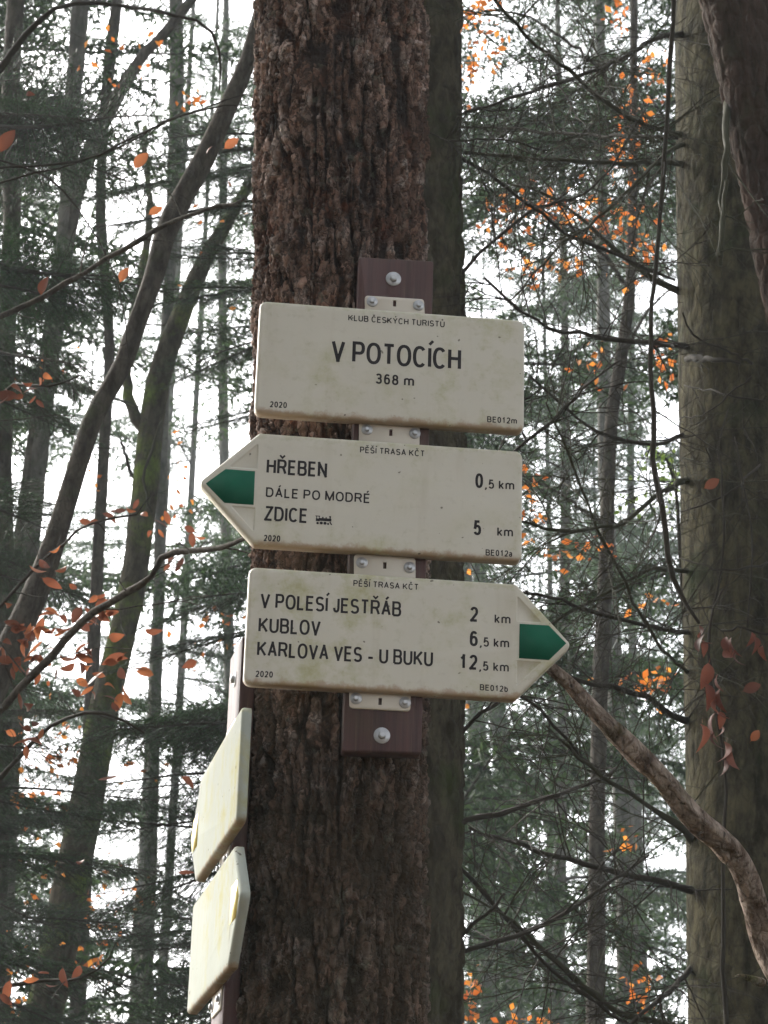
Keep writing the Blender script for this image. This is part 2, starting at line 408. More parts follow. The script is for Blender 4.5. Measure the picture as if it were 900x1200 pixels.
# ---- stroke lettering (a narrow grotesque drawn as strokes)
def arc(cx, cy, rx, ry, a0, a1, n=10):
    t = np.radians(np.linspace(a0, a1, n)); e = .86
    c, s_ = np.cos(t), np.sin(t)
    return [(cx + rx * math.copysign(abs(a) ** e, a), cy + ry * math.copysign(abs(b) ** e, b)) for a, b in zip(c, s_)]
def glyphs():
    G = {}
    O_ = arc(.5, .5, .5, .5, 0, 360, 25)
    G['A'] = (.62, [[(0, 0), (.5, 1), (1, 0)], [(.17, .32), (.83, .32)]])
    G['B'] = (.60, [[(0, 0), (0, 1), (.6, 1)] + arc(.6, .765, .34, .235, 90, -90, 8) + [(0, .53)], [(.6, .53)] + arc(.6, .265, .4, .265, 90, -90, 9) + [(0, 0)]])
    G['C'] = (.62, [arc(.5, .5, .5, .5, 42, 318, 20)])
    G['D'] = (.62, [[(0, 0), (0, 1), (.45, 1)] + arc(.45, .5, .55, .5, 90, -90, 14) + [(0, 0)]])
    G['E'] = (.54, [[(1, 1), (0, 1), (0, 0), (1, 0)], [(0, .53), (.9, .53)]])
    G['H'] = (.60, [[(0, 0), (0, 1)], [(1, 0), (1, 1)], [(0, .53), (1, .53)]])
    G['I'] = (.0, [[(.5, 0), (.5, 1)]])
    G['J'] = (.42, [[(1, 1), (1, .3)] + arc(.5, .28, .5, .28, 0, -180, 9)])
    G['K'] = (.62, [[(0, 0), (0, 1)], [(1, 1), (.02, .36)], [(.32, .57), (1, 0)]])
    G['L'] = (.50, [[(0, 1), (0, 0), (1, 0)]])
    G['M'] = (.72, [[(0, 0), (0, 1), (.5, .02), (1, 1), (1, 0)]])
    G['N'] = (.60, [[(0, 0), (0, 1), (1, 0), (1, 1)]])
    G['O'] = (.66, [O_])
    G['P'] = (.57, [[(0, 0), (0, 1), (.6, 1)] + arc(.6, .73, .4, .27, 90, -90, 9) + [(0, .46)]])
    G['R'] = (.62, [[(0, 0), (0, 1), (.6, 1)] + arc(.6, .745, .36, .255, 90, -90, 9) + [(0, .49)], [(.5, .49), (.72, .40), (1, 0)]])
    G['S'] = (.57, [arc(.5, .75, .47, .25, 25, 270, 14)[:-1] + arc(.5, .25, .5, .25, 90, -155, 14)])
    G['T'] = (.58, [[(0, 1), (1, 1)], [(.5, 1), (.5, 0)]])
    G['U'] = (.60, [[(0, 1), (0, .32)] + arc(.5, .32, .5, .32, 180, 360, 12) + [(1, 1)]])
    G['V'] = (.62, [[(0, 1), (.5, 0), (1, 1)]])
    G['Y'] = (.62, [[(0, 1), (.5, .45), (1, 1)], [(.5, .45), (.5, 0)]])
    G['Z'] = (.56, [[(0, 1), (1, 1), (0, 0), (1, 0)]])
    G['0'] = (.50, [O_])
    G['1'] = (.50, [[(.12, .76), (.42, .84), (.58, 1), (.58, 0)]])
    G['2'] = (.50, [arc(.5, .72, .47, .28, 165, -35, 12) + [(.5, .30), (.02, 0), (1, 0)]])
    G['3'] = (.50, [arc(.47, .76, .43, .24, 160, -90, 12) + arc(.47, .26, .5, .26, 90, -160, 13)])
    G['5'] = (.50, [[(.9, 1), (.18, 1), (.06, .50)] + arc(.48, .32, .5, .32, 125, -155, 14)])
    G['6'] = (.50, [arc(.52, .5, .48, .5, 45, 180, 10) + [(.04, .4)], arc(.5, .31, .47, .31, 0, 360, 17)])
    G['8'] = (.50, [arc(.5, .765, .42, .235, 0, 360, 16), arc(.5, .265, .5, .265, 0, 360, 17)])
    G[','] = (.26, [[(.8, .04), (.8, -.10), (.0, -.26)]])
    G['-'] = (.46, [[(0, .30), (1, .30)]])
    G['k'] = (.46, [[(0, 0), (0, 1)], [(1, .72), (.02, .26)], [(.32, .42), (1, 0)]])
    G['m'] = (.76, [[(0, 0), (0, .72)], [(0, .5)] + arc(.25, .5, .25, .22, 160, 0, 8) + [(.5, 0)], [(.5, .5)] + arc(.75, .5, .25, .22, 160, 0, 8) + [(1, 0)]])
    G['a'] = (.46, [arc(.45, .55, .45, .17, 165, 0, 8) + [(.9, .12), (1, 0)], arc(.42, .2, .44, .2, 60, 330, 12), [(.9, .42), (.5, .38)]])
    G['b'] = (.48, [[(0, 0), (0, 1)], arc(.5, .36, .5, .36, 180, -180, 16)])
    return G
GL = glyphs()
ACC = {'Á': ('A', 'a'), 'É': ('E', 'a'), 'Í': ('I', 'a'), 'Ý': ('Y', 'a'), 'Ě': ('E', 'c'), 'Č': ('C', 'c'), 'Ř': ('R', 'c'), 'Š': ('S', 'c'), 'Ť': ('T', 'c'), 'Ů': ('U', 'r')}
def stroke_strip(P, w):
    P = np.array(P, float); keepi = [0] + [i for i in range(1, len(P)) if np.linalg.norm(P[i] - P[i - 1]) > 1e-5]; P = P[keepi]
    closed = np.linalg.norm(P[0] - P[-1]) < 1e-4
    n = len(P); L = []; Rr = []
    for i in range(n):
        a = P[i - 1] if i else (P[-2] if closed else None); b = P[i]; c = P[i + 1] if i < n - 1 else (P[1] if closed else None)
        if a is None: e = (c - b) / np.linalg.norm(c - b); m = np.array([-e[1], e[0]]); k = 1
        elif c is None: e = (b - a) / np.linalg.norm(b - a); m = np.array([-e[1], e[0]]); k = 1
        else:
            e1 = (b - a) / np.linalg.norm(b - a); e2 = (c - b) / np.linalg.norm(c - b)
            n1 = np.array([-e1[1], e1[0]]); n2 = np.array([-e2[1], e2[0]]); m = n1 + n2; m /= max(1e-6, np.linalg.norm(m)); k = 1 / max(.42, np.dot(m, n1))
        L.append(b + m * k * w / 2); Rr.append(b - m * k * w / 2)
    return np.array(L), np.array(Rr)
def split_corners(P, w):
    "cut a stroke at sharp corners and square the cut ends off"
    P = [np.array(p, float) for p in P]; P = [P[0]] + [P[i] for i in range(1, len(P)) if np.linalg.norm(P[i] - P[i - 1]) > 1e-6]
    out = []; cur = [P[0]]; cut0 = False
    for i in range(1, len(P)):
        cur.append(P[i]); sharp = False
        if i < len(P) - 1:
            a = P[i] - P[i - 1]; b = P[i + 1] - P[i]; sharp = np.dot(a, b) / (np.linalg.norm(a) * np.linalg.norm(b)) < .62
        if sharp or i == len(P) - 1:
            c = [p.copy() for p in cur]
            if cut0: d = c[0] - c[1]; c[0] = c[0] + d / np.linalg.norm(d) * w / 2
            if sharp: d = c[-1] - c[-2]; c[-1] = c[-1] + d / np.linalg.norm(d) * w / 2
            out.append(c); cur = [P[i]]; cut0 = sharp
    return out
def lettering(parent, B, text, pL, pR, cap_px, weight=.17, mat=None, tol=None, space=.26, gap=.07):
    "text whose baseline runs from pixel pL to pixel pR on board B"
    a0 = B.loc(*pL, .0003); a1 = B.loc(*pR, .0003); at = B.loc(pL[0], pL[1] - cap_px, .0003)
    H = (at[1] - a0[1]); width = a1[0] - a0[0]; slope = (a1[1] - a0[1]) / width
    # natural advance
    weight = weight * (.92 if cap_px > 20 else 1.05 if cap_px > 15 else 1.12)
    x = 0; items = []; t = weight
    for ch in text:
        if ch == ' ': x += space; continue
        bch, acc = ACC.get(ch, (ch, None)); gw, st = GL[bch]; gw2 = gw - t if gw > 0 else 0
        gw2 = max(0, gw2); items.append((x, gw2, st, acc, bch)); x += gw2 + t + gap
    x -= gap
    sx = width / x; sy = H; wt = t * H
    mb = MB(); zoff = 0
    for (gx, gw, st, acc, ch) in items:
        def tp(p):
            return ((gx + t / 2 + p[0] * gw) * sx, (t / 2 + p[1] * (1 - t)) * sy)
        strokes = [[tp(p) for p in s_] for s_ in st]; ws = [wt * (.92 if ch not in 'ka' else .9)] * len(strokes)
        cx = (gx + t / 2 + .5 * gw) * sx
        if acc == 'a': strokes.append([(cx - .02 * sy, 1.08 * sy), (cx + .13 * sy, 1.26 * sy)]); ws.append(wt * .8)
        if acc == 'c': strokes.append([(cx - .15 * sy, 1.26 * sy), (cx, 1.1 * sy), (cx + .15 * sy, 1.26 * sy)]); ws.append(wt * .7)
        if acc == 'r': strokes.append([(cx + .09 * sy * math.cos(q), 1.2 * sy + .09 * sy * math.sin(q)) for q in np.linspace(0, 2 * math.pi, 13)]); ws.append(wt * .5)
        for s_, w_ in [(q_, w0) for s0, w0 in zip(strokes, ws) for q_ in split_corners(s0, w0)]:
            Lp, Rp = stroke_strip(s_, w_); n = len(Lp); zoff += 1
            y = -.00025 - .00001 * (zoff % 9)
            allp = np.concatenate([Lp, Rp])
            V = np.column_stack([a0[0] + allp[:, 0], np.full(2 * n, y), a0[1] + allp[:, 1] + allp[:, 0] * slope])
            i = np.arange(n - 1); mb.add(V, np.stack([i, n + i, n + i + 1, i + 1], -1))
    o = mb.build('lettering', mat or m_ink, parent, smooth=False)
    return o
def poly_plate(name, pts, mat, parent, y=-.0006, th=.0006):
    mb = MB(); p = np.array(pts); ar = np.sum(p[:, 0] * np.roll(p[:, 1], -1) - np.roll(p[:, 0], -1) * p[:, 1])
    if ar < 0: p = p[::-1]
    loops_mesh(mb, [p, p], [y + th, y]); return mb.build(name, mat, parent, smooth=False)

def cyl(mb, c, r, y0, y1, k=20, cap=True, bev=0., rot=0.):
    an = np.arange(k) * 2 * math.pi / k + rot; ring = lambda rr: np.column_stack([c[0] + rr * np.cos(an), c[1] + rr * np.sin(an)])
    loops_mesh(mb, [ring(r), ring(r), ring(r - max(bev, r * .02))], [y0, y1 + bev, y1], cap)
def screw(parent, c, y, r=.0072, big=False):
    w_ = MB(); cyl(w_, c, r, y, y - .0014, 24, bev=.0004)
    wo = w_.build('washer', m_zinc, parent, smooth=False)
    h = MB(); cyl(h, c, r * .52, y - .0014, y - .0014 - r * .42, 6, bev=r * .07, rot=.3)
    cyl(h, c, r * .30, y - .0014 - r * .42, y - .0014 - r * .50, 12)
    h.build('bolt_head', m_zinc, wo, smooth=False); return wo
def tab(parent, B, pts, slot, bolts, y=.0145):
    "ivory mounting tab with a slot and two screws; pixel corners"
    P = [B.loc(*p, -y) for p in pts]; P = np.array(P); ar = np.sum(P[:, 0] * np.roll(P[:, 1], -1) - np.roll(P[:, 0], -1) * P[:, 1])
    if ar < 0: P = P[::-1]
    o = rounded(P, .005, 4); c = B.loc(*slot, -y); sw, sh = .0024, .0052
    hole = np.array([(c[0] - sw, c[1] - sh), (c[0] + sw, c[1] - sh), (c[0] + sw, c[1] + sh), (c[0] - sw, c[1] + sh)])
    mb = MB(); loops_mesh(mb, [o, o, inset(o, .0008)], [y + .003, y + .0008, y], True, [hole])
    loops_mesh(mb, [hole, hole], [y, y + .003], False)
    t = mb.build('mounting_tab', m_ivory, parent, smooth=False)
    pl = poly_plate('slot', hole, m_plank, t, y + .0031, .0002)
    for b in bolts: screw(t, B.loc(*b, -y), y, .0085)
    return t

BF, BS = Board(CF, PSF), Board(CS, PSS)
def wood_plank(B, px_corners, off, th, label, bolts, name='wooden_plank', zr=None):
    root = board_root(name, B, label, 'plank')
    P = np.array([B.loc(*p, -off) for p in px_corners]) if zr is None else np.array(zr)
    ar = np.sum(P[:, 0] * np.roll(P[:, 1], -1) - np.roll(P[:, 0], -1) * P[:, 1])
    if ar < 0: P = P[::-1]
    mb = MB(); o = rounded(P, .003, 2)
    loops_mesh(mb, [inset(o, .002), o, o, inset(o, .0015)], [off + th, off + th - .002, off + .0015, off]);
    bk = inset(o, .002); mb.add(np.column_stack([bk[:, 0], np.full(len(bk), off + th), bk[:, 1]]), np.arange(len(bk))[None, ::-1])
    mb.build('board', m_plank, root, smooth=False)
    for b in bolts:
        c = B.loc(*b, -off) if not isinstance(b, np.ndarray) else b
        screw(root, c, off, .0118)
    return root
OFF = .0175
wood_plank(BF, [(421, 301), (508, 306), (494, 883), (401.5, 880)], OFF, .030, 'dark red-brown stained plank bolted up the trunk behind the three front signs', [(461, 327), (447.5, 862)])

# --- sign 1
s1 = board_root('place_sign', BF, 'ivory rectangular plate lettered V POTOCÍCH 368 m, topmost on the trunk', 'sign', 'trail signs on the trunk')
mf1 = mat_sign('sign_enamel_top', .180, .361)
sign_shell([(-.199, .178), (.201, .178), (.201, .361), (-.199, .361)], .011, []).build('plate', mf1, s1, smooth=False)
LT = lambda *a, **k: lettering(s1, BF, *a, **k)
LT('KLUB ČESKÝCH TURISTŮ', (407.8, 375.8), (521.2, 383.7), 7.3, .15)
LT('V POTOCÍCH', (387.8, 423.6), (540.2, 434.3), 25.8, .165)
LT('368 m', (439.6, 449.6), (485.6, 453.2), 12.4, .16)
LT('2020', (316, 477.2), (336.2, 478.4), 7.2, .17)
LT('BE012m', (570.6, 494.8), (606, 497), 7.2, .16)
tab(s1, BF, [(427.5, 346), (497, 350.5), (498, 372), (428, 368)], (462.5, 355.5), [(436, 353.5), (490.5, 358)])
# --- sign 2
s2 = board_root('arrow_sign', BF, 'ivory arrow sign pointing left, lettered HŘEBEN and ZDICE with green tip', 'sign', 'trail signs on the trunk')
mf2 = mat_sign('sign_enamel_middle', -.026, .146)
T2 = BF.loc(232.6, 564.7); zt2, zb2 = .146, -.028; xb = -.190
def tip_pockets(xs, xt, zt, zb, zm, g0, g1, sgn):
    "two pressed triangles above and below the coloured band; xs = body line, xt = tip"
    out = []
    for (ze, zg) in ((zt, g1), (zb, g0)):
        up = 1 if ze > zg else -1
        A = np.array([xs, zg + up * .003]); e0 = np.array([xs, ze - up * .011])
        # sloping edge line from (xs,ze) to (xt,zm), inset .010
        d = np.array([xt - xs, zm - ze]); d /= np.linalg.norm(d); nn = np.array([-d[1], d[0]])
        if np.dot(nn, np.array([0, -up])) < 0: nn = -nn
        q = np.array([xs, ze]) + nn * .011
        t = (A[1] - q[1]) / d[1]; Bp = q + d * t
        tt = (xs - q[0]) / d[0]; C = q + d * tt
        P = np.array([A, Bp, C]); ar = (P[1] - P[0])[0] * (P[2] - P[0])[1] - (P[1] - P[0])[1] * (P[2] - P[0])[0]
        if ar < 0: P = P[::-1]
        out.append(rounded(P, .0022, 3))
    return out
g1, g0 = BF.loc(298.9, 552.4)[1], BF.loc(297.1, 591.6)[1]
h2 = tip_pockets(xb, T2[0], zt2, zb2, T2[1], g0, g1, -1)
sign_shell([(xb, zb2), (.199, zb2), (.199, zt2), (xb, zt2), (T2[0], T2[1])], [.006, .011, .011, .006, .009], h2).build('plate', mf2, s2, smooth=False)
poly_plate('arrow_band', [BF.loc(*p) for p in ((241.1, 566.7), (264.4, 549.8), (298.9, 552.4), (297.1, 591.6), (262.9, 589.3))], m_green, s2)
LT = lambda *a, **k: lettering(s2, BF, *a, **k)
LT('PĚŠÍ TRASA KČT', (421.6, 530.6), (497.8, 535.3), 7.4, .15)
LT('HŘEBEN', (312, 555.1), (383, 559.7), 18, .155)
LT('DÁLE PO MODRÉ', (311, 582.3), (434, 590), 11.6, .15)
LT('ZDICE', (309.4, 610), (360.4, 613.3), 17.4, .155)
LT('2020', (308.8, 634), (328.4, 635), 7.5, .17)
LT('0', (556.7, 571.8), (566.2, 572.3), 17.5, .17)
LT(',5 km', (567.3, 572.3), (603, 574.6), 11, .15)
LT('5', (554.7, 627.1), (564, 627.6), 17.8, .17)
LT('km', (582.3, 628.4), (601.5, 629.6), 11.2, .15)
LT('BE012a', (568.8, 651), (600.6, 652.7), 7.4, .16)
def train():
    # steam locomotive silhouette, unit box 20 x 11
    c = BF.loc(369.3, 614.2, .0003); e = BF.loc(389.1, 615.6, .0003); k = (e[0] - c[0]) / 20
    parts = [[(0, 11), (5.6, 11), (5.6, 10), (0, 10)], [(1, 10), (2, 10), (2, 7.2), (1, 7.2)], [(4, 10), (5, 10), (5, 7.2), (4, 7.2)], [(.6, 7.4), (5, 7.4), (5, 4), (.6, 4)], [(5, 8.2), (19, 8.2), (19, 4.6), (5, 4.6)],
             [(16.2, 11.4), (18.6, 11.4), (18, 8), (16.8, 8)], [(8, 9.8), (9.6, 9.8), (9.6, 8), (8, 8)], [(12, 9.6), (13.4, 9.6), (13.4, 8), (12, 8)], [(17.8, 4.6), (20.4, .2), (18.6, .2), (16.6, 3.4)]]
    for wx, wr in ((2.8, 1.5), (7.2, 1.9), (11.6, 1.9), (15.3, 1.3)):
        parts.append([(wx + wr * math.cos(a), wr + wr * math.sin(a)) for a in np.linspace(0, 2 * math.pi, 12)[:-1]])
    mb = MB()
    for i, p in enumerate(parts):
        p = np.array(p) * k; ar = np.sum(p[:, 0] * np.roll(p[:, 1], -1) - np.roll(p[:, 0], -1) * p[:, 1])
        if ar < 0: p = p[::-1]
        mb.add(np.column_stack([c[0] + p[:, 0], np.full(len(p), -.0003 - i * .00001), c[1] + p[:, 1]]), np.arange(len(p))[None])
    mb.build('train_pictogram', m_ink, s2, smooth=False)
train()
tab(s2, BF, [(421, 493), (492, 497.5), (491.6, 524), (420.6, 520)], (458, 507), [(430, 503.5), (486, 508)])
# --- sign 3
s3 = board_root('arrow_sign', BF, 'ivory arrow sign pointing right, lettered V POLESÍ JESTŘÁB, KUBLOV, KARLOVA VES, green tip', 'sign', 'trail signs on the trunk')
mf3 = mat_sign('sign_enamel_bottom', -.235, -.063)
T3 = BF.loc(670.5, 755.5); zt3, zb3 = -.063, -.237; xb3 = .191
g1, g0 = BF.loc(608.9, 731.1)[1], BF.loc(608.2, 771.3)[1]
h3 = tip_pockets(xb3, T3[0], zt3, zb3, T3[1], g0, g1, 1)
sign_shell([(-.195, zb3), (xb3, zb3), (T3[0], T3[1]), (xb3, zt3), (-.195, zt3)], [.011, .006, .009, .006, .011], h3).build('plate', mf3, s3, smooth=False)
poly_plate('arrow_band', [BF.loc(*p) for p in ((608.9, 731.1), (642.9, 733.1), (663.6, 754), (643.3, 773.6), (608.2, 771.3))], m_green, s3)
LT = lambda *a, **k: lettering(s3, BF, *a, **k)
LT('PĚŠÍ TRASA KČT', (413.8, 687), (490.6, 691.7), 7.4, .15)
LT('V POLESÍ JESTŘÁB', (304.7, 712.4), (470.2, 722.9), 18, .15)
LT('KUBLOV', (302.5, 741), (375.4, 745.2), 18.2, .15)
LT('KARLOVA VES - U BUKU', (300.9, 768.8), (507.3, 781.3), 18.2, .15)
LT('2020', (299.2, 793.2), (319.8, 794.3), 7.5, .17)
LT('2', (550.5, 728.4), (560.6, 729), 17.8, .17)
LT('km', (579.2, 730.4), (598.6, 731.6), 11.2, .15)
LT('6', (549.8, 757.1), (560.4, 757.7), 18.2, .17)
LT(',5 km', (561.3, 757.5), (597, 759.6), 11.2, .15)
LT('12', (537.6, 784), (559.8, 785.2), 17.8, .17)
LT(',5 km', (560.6, 785.6), (596.6, 787.9), 11.2, .15)
LT('BE012b', (562, 808.9), (595.4, 811.2), 7.3, .16)
tab(s3, BF, [(415, 649), (487, 653.5), (487, 682), (415, 678)], (451, 662.5), [(424, 659.5), (480, 665)])
tab(s3, BF, [(409.5, 800), (481.5, 805), (481, 833.5), (409.5, 829.5)], (445.5, 822), [(417, 818.5), (474.5, 823.5)])

# --- the two side signs on their own plank
wood_plank(BS, None, OFF, .022, 'weathered plank holding the two edge-on signs left of the trunk', [np.array([-.200, .135])], zr=[(-.258, .185), (-.146, .185), (-.146, -.62), (-.258, -.62)])
def side_sign(zt, zb, tip_near, label, mname):
    r = board_root('arrow_sign', BS, label, 'sign', 'edge-on signs left of the trunk')
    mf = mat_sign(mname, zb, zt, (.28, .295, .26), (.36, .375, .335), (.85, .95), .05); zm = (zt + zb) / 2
    x0, x1 = -.398, .002
    if tip_near:
        xs, xt = x1 - .01, x1 + .070; out = [(x0, zb), (xs, zb), (xt, zm), (xs, zt), (x0, zt)]; rd = [.011, .006, .009, .006, .011]
    else:
        xs, xt = x0 + .01, x0 - .072; out = [(xs, zb), (x1, zb), (x1, zt), (xs, zt), (xt, zm)]; rd = [.006, .011, .011, .006, .009]
    g0, g1 = zm - .026, zm + .026; sg = 1 if tip_near else -1
    hs_ = tip_pockets(xs, xt, zt, zb, zm, g0, g1, sg)
    sign_shell(out, rd, hs_, .0142).build('plate', mf, r, smooth=False)
    dx = (xt - xs)
    poly_plate('arrow_band', [(xs, g0), (xs + dx * .62, g0), (xt - sg * .013, zm), (xs + dx * .62, g1), (xs, g1)], m_yellow, r)
    c = np.array([-.2, zb - .012])
    P = rounded([(c[0] - .043, c[1] - .018), (c[0] + .043, c[1] - .018), (c[0] + .043, c[1] + .02), (c[0] - .043, c[1] + .02)], .005, 4)
    for cc in (c, np.array([-.2, zt + .010])):
        Q = P - c + cc; mb = MB(); loops_mesh(mb, [Q, Q, inset(Q, .0008)], [.0175, .0155, .0147]); t = mb.build('mounting_tab', m_ivory, r, smooth=False)
        for sx_ in (-.033, .033): screw(t, cc + np.array([sx_, -.002]), .0147, .0085)
        if tip_near is False: pass
    return r
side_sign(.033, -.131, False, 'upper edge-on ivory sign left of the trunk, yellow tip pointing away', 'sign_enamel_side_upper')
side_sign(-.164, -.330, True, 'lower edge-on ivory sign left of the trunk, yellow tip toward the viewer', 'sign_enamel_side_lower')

# ------------------------------------------------------------------ trunks
def to_world(pts, Y):
    "pixel rows (px,py,width[,Y]) -> world rows x,y,z,r"
    out = []
    for p in pts:
        q = W(p[0], p[1], p[3] if len(p) > 3 else Y); out.append([*q, rpx(p[2], q)])
    return np.array(out)
def extend(P, down=True, top=None, taper=.985):
    "carry a trunk on below the picture to the ground and above it to height top"
    P = P[np.argsort(P[:, 2])]
    if down:
        d = P[0] - P[1]; d = d[:3] / np.linalg.norm(d[:3]); cur = P[0].copy(); ex = []
        while cur[2] > -.3:
            d = d * .8 + np.array([0, 0, -1.]) * .2; d /= np.linalg.norm(d); cur = cur.copy(); cur[:3] += d * .5; cur[3] *= 1.02; ex.append(cur)
        ex[-1][3] *= 1.15
        P = np.vstack([np.array(ex[::-1]), P])
    if top:
        d = P[-1] - P[-2]; d = d[:3] / np.linalg.norm(d[:3]); cur = P[-1].copy(); ex = []; r0 = cur[3]; z0 = cur[2]
        while cur[2] < top:
            d = d * .85 + np.array([0, 0, 1.]) * .15; d /= np.linalg.norm(d); cur = cur.copy(); cur[:3] += d * 1.0; cur[3] = r0 * max(.12, 1 - .9 * (cur[2] - z0) / (top - z0)); ex.append(cur)
        if ex: P = np.vstack([P, np.array(ex)])
    return P
def grid_trunk(name, P, mat, parent, cols, rows_z, fn, front=None):
    "displaced trunk: P rows x,y,z,r; fn(ang*r, z) -> displacement, attrs"
    zs = rows_z; ctr = np.column_stack([np.interp(zs, P[:, 2], P[:, i]) for i in (0, 1)]); r = np.interp(zs, P[:, 2], P[:, 3])
    an = cols; A, Z = np.meshgrid(an, zs); Rr = np.repeat(r[:, None], len(an), 1)
    d, attrs = fn(A, Z, Rr)
    rad = Rr + d
    V = np.stack([ctr[:, 0][:, None] + rad * np.cos(A), ctr[:, 1][:, None] + rad * np.sin(A), Z], -1).reshape(-1, 3)
    n, k = len(zs), len(an); i = np.arange(n - 1)[:, None] * k; j = np.arange(k)[None, :]; j2 = (j + 1) % k
    Q = np.stack([i + j, i + j2, i + k + j2, i + k + j], -1).reshape(-1, 4)
    return mesh_np(name, V, [Q], mat, parent, attrs={a: v.ravel() for a, v in attrs.items()})

def dense_angles(nf, nb, c=-math.pi / 2, half=R(105)):
    f = c - half + np.arange(nf) * (2 * half / nf); b = c + half + np.arange(nb) * ((2 * math.pi - 2 * half) / nb)
    return np.concatenate([f, b])
def bark_fn(A, Z, Rr):
    per = 26; u = A / (2 * math.pi) * per
    jag = (fbm(u * 4, Z * 75, 13, per * 4, 4) - .47)
    wx = (fbm(u, Z * 7, 3, per) - .5) * 1.5 + jag * .30
    n1 = fbm(u * 1.6 + wx, Z * 5.2, 21, None, 2) / .75; n2 = fbm(u * 2.6 + wx * 1.3, Z * 9.5 + 4, 31, None, 2) / .75
    # close the seam
    fur = np.minimum(np.abs(n1 - .5) * 3.4, np.abs(n2 - .5) * 4.6 + .10)
    ridge = sstep(.04, .30, fur)
    g1, g2, c2 = worley((u + wx) * 2.1 + jag * .5, Z * 26 + jag * 2.2 + (fbm(u * 2, Z * 12, 51, per * 2) - .5) * 1.6, 40, None)
    h3, h4, c3 = worley((u + wx) * 5.5, Z * 95 + jag * 3, 77, None)
    crust = fbm(u * 9, Z * 130, 11, per * 9, 3) - .44
    flake = (c2 - .5) * sstep(0, .16, g2 - g1)
    lay = ridge * (.50 + .14 * sstep(0, .14, g2 - g1)) + .62 * flake * (.3 + ridge * .8) + .30 * (c3 - .5) * sstep(0, .2, h4 - h3) + .12 * jag + .06
    d = -.011 + .0165 * lay + .0052 * crust + .010 * (vnoise(u / 4 % (per / 4), Z * 2.2, 71) - .5)
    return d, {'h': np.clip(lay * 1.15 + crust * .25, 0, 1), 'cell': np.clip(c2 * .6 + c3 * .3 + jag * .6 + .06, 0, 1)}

main_px = [(400, -20, 196), (397, 300, 200), (396.5, 600, 203), (394, 900, 206), (391, 1050, 210), (386, 1220, 224)]
Pm = extend(to_world(main_px, 3.405), True, 24)
t1 = empty('pine_tree', (Pm[0, 0], Pm[0, 1], 0), 'big pine with thick scaly bark that carries the trail signs', 'tree')
rows = np.concatenate([np.arange(-.3, 2.0, .05), np.arange(2.0, 4.15, .0027), np.arange(4.15, 23.8, .12)])
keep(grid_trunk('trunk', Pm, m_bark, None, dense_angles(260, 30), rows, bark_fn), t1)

def smooth_fn(seed, amp=.004, per=24):
    def fn(A, Z, Rr):
        u = A / (2 * math.pi) * per
        f1, f2, c = worley(u + (fbm(u, Z * 8, seed, per) - .5), Z * 16, seed, per)
        big = vnoise(u / 4 % (per / 4), Z * 1.3, seed + 5) - .5
        d = amp * (sstep(0, .3, f2 - f1) * (.6 + .6 * c) - .6) + amp * 2.2 * big + amp * .6 * (fbm(u * 3, Z * 40, seed + 2, per * 3, 3) - .5)
        return d, {'h': c}
    return fn
def big_trunk(px, Y, mat, label, name='spruce_tree', top=22, seed=3, step=.012, nf=110, amp=.004, zr=(2.2, 8)):
    P = extend(to_world(px, Y), True, top)
    t = empty(name, (P[0, 0], P[0, 1], 0), label, 'tree')
    rows = np.concatenate([np.arange(-.3, zr[0], .1), np.arange(zr[0], zr[1], step), np.arange(zr[1], P[-1, 2] - .05, .25)])
    keep(grid_trunk('trunk', P, mat, None, dense_angles(nf, 24), rows, smooth_fn(seed, amp)), t)
    return t, P
t2, P2 = big_trunk([(470, -20, 146), (470, 300, 146), (469, 600, 147), (467, 850, 148), (464, 1220, 150)], 4.9, m_dark_olive,
                   'dark smooth trunk standing right behind the sign-bearing pine', seed=8, zr=(2.2, 5.4), amp=.008, step=.008)
t3, P3 = big_trunk([(880, -20, 180), (890, 300, 192), (897, 500, 200), (905, 700, 208), (912, 900, 216), (922, 1220, 232)], 5.6, m_olive,
                   'thick olive-barked spruce at the right edge with bare side branches', seed=21, zr=(2.4, 6.2), amp=.003)
P4 = extend(to_world([(846, -150, 78), (862, 0, 78), (884, 100, 74), (905, 220, 72), (922, 320, 66), (940, 430, 60), (960, 600, 62)], 4.6), True, 9)
t4 = empty('leaning_tree', (P4[0, 0], P4[0, 1], 0), 'leaning reddish trunk crossing in front of the spruce, upper right', 'tree')
rows4 = np.concatenate([np.arange(-.3, 2.4, .1), np.arange(2.4, 5.6, .010), np.arange(5.6, P4[-1, 2] - .05, .2)])
keep(grid_trunk('trunk', P4, m_reddish, None, dense_angles(70, 16), rows4, smooth_fn(5, .007, 14)), t4)

# slender trees, tube meshes with a little relief
def slender(px, Y, mat, label, name, top=18, group=None, k=14, extra=None, cat='tree', rough=.06):
    P = extend(to_world(px, Y), True, top)
    n = max(40, int((P[-1, 2] + 1) * 14)); Q = spline(P, n)
    V, Fq = tube_np(Q[:, :3], Q[:, 3], k)
    V = V.reshape(n, k, 3); c = Q[:, None, :3]; A = np.arange(k)[None, :] * 1.7; Z = Q[:, 2][:, None]
    f = 1 + rough * (vnoise(A + 3, Z * 9, 4) - .5) * 2 + rough * (vnoise(A * 0 + 3, Z * 2.5, 9) - .5) * 2
    V = (c + (V - c) * f[:, :, None]).reshape(-1, 3)
    t = empty(name, (P[0, 0], P[0, 1], 0), label, cat, group)
    keep(mesh_np('trunk', V, [Fq], mat), t)
    return t, P

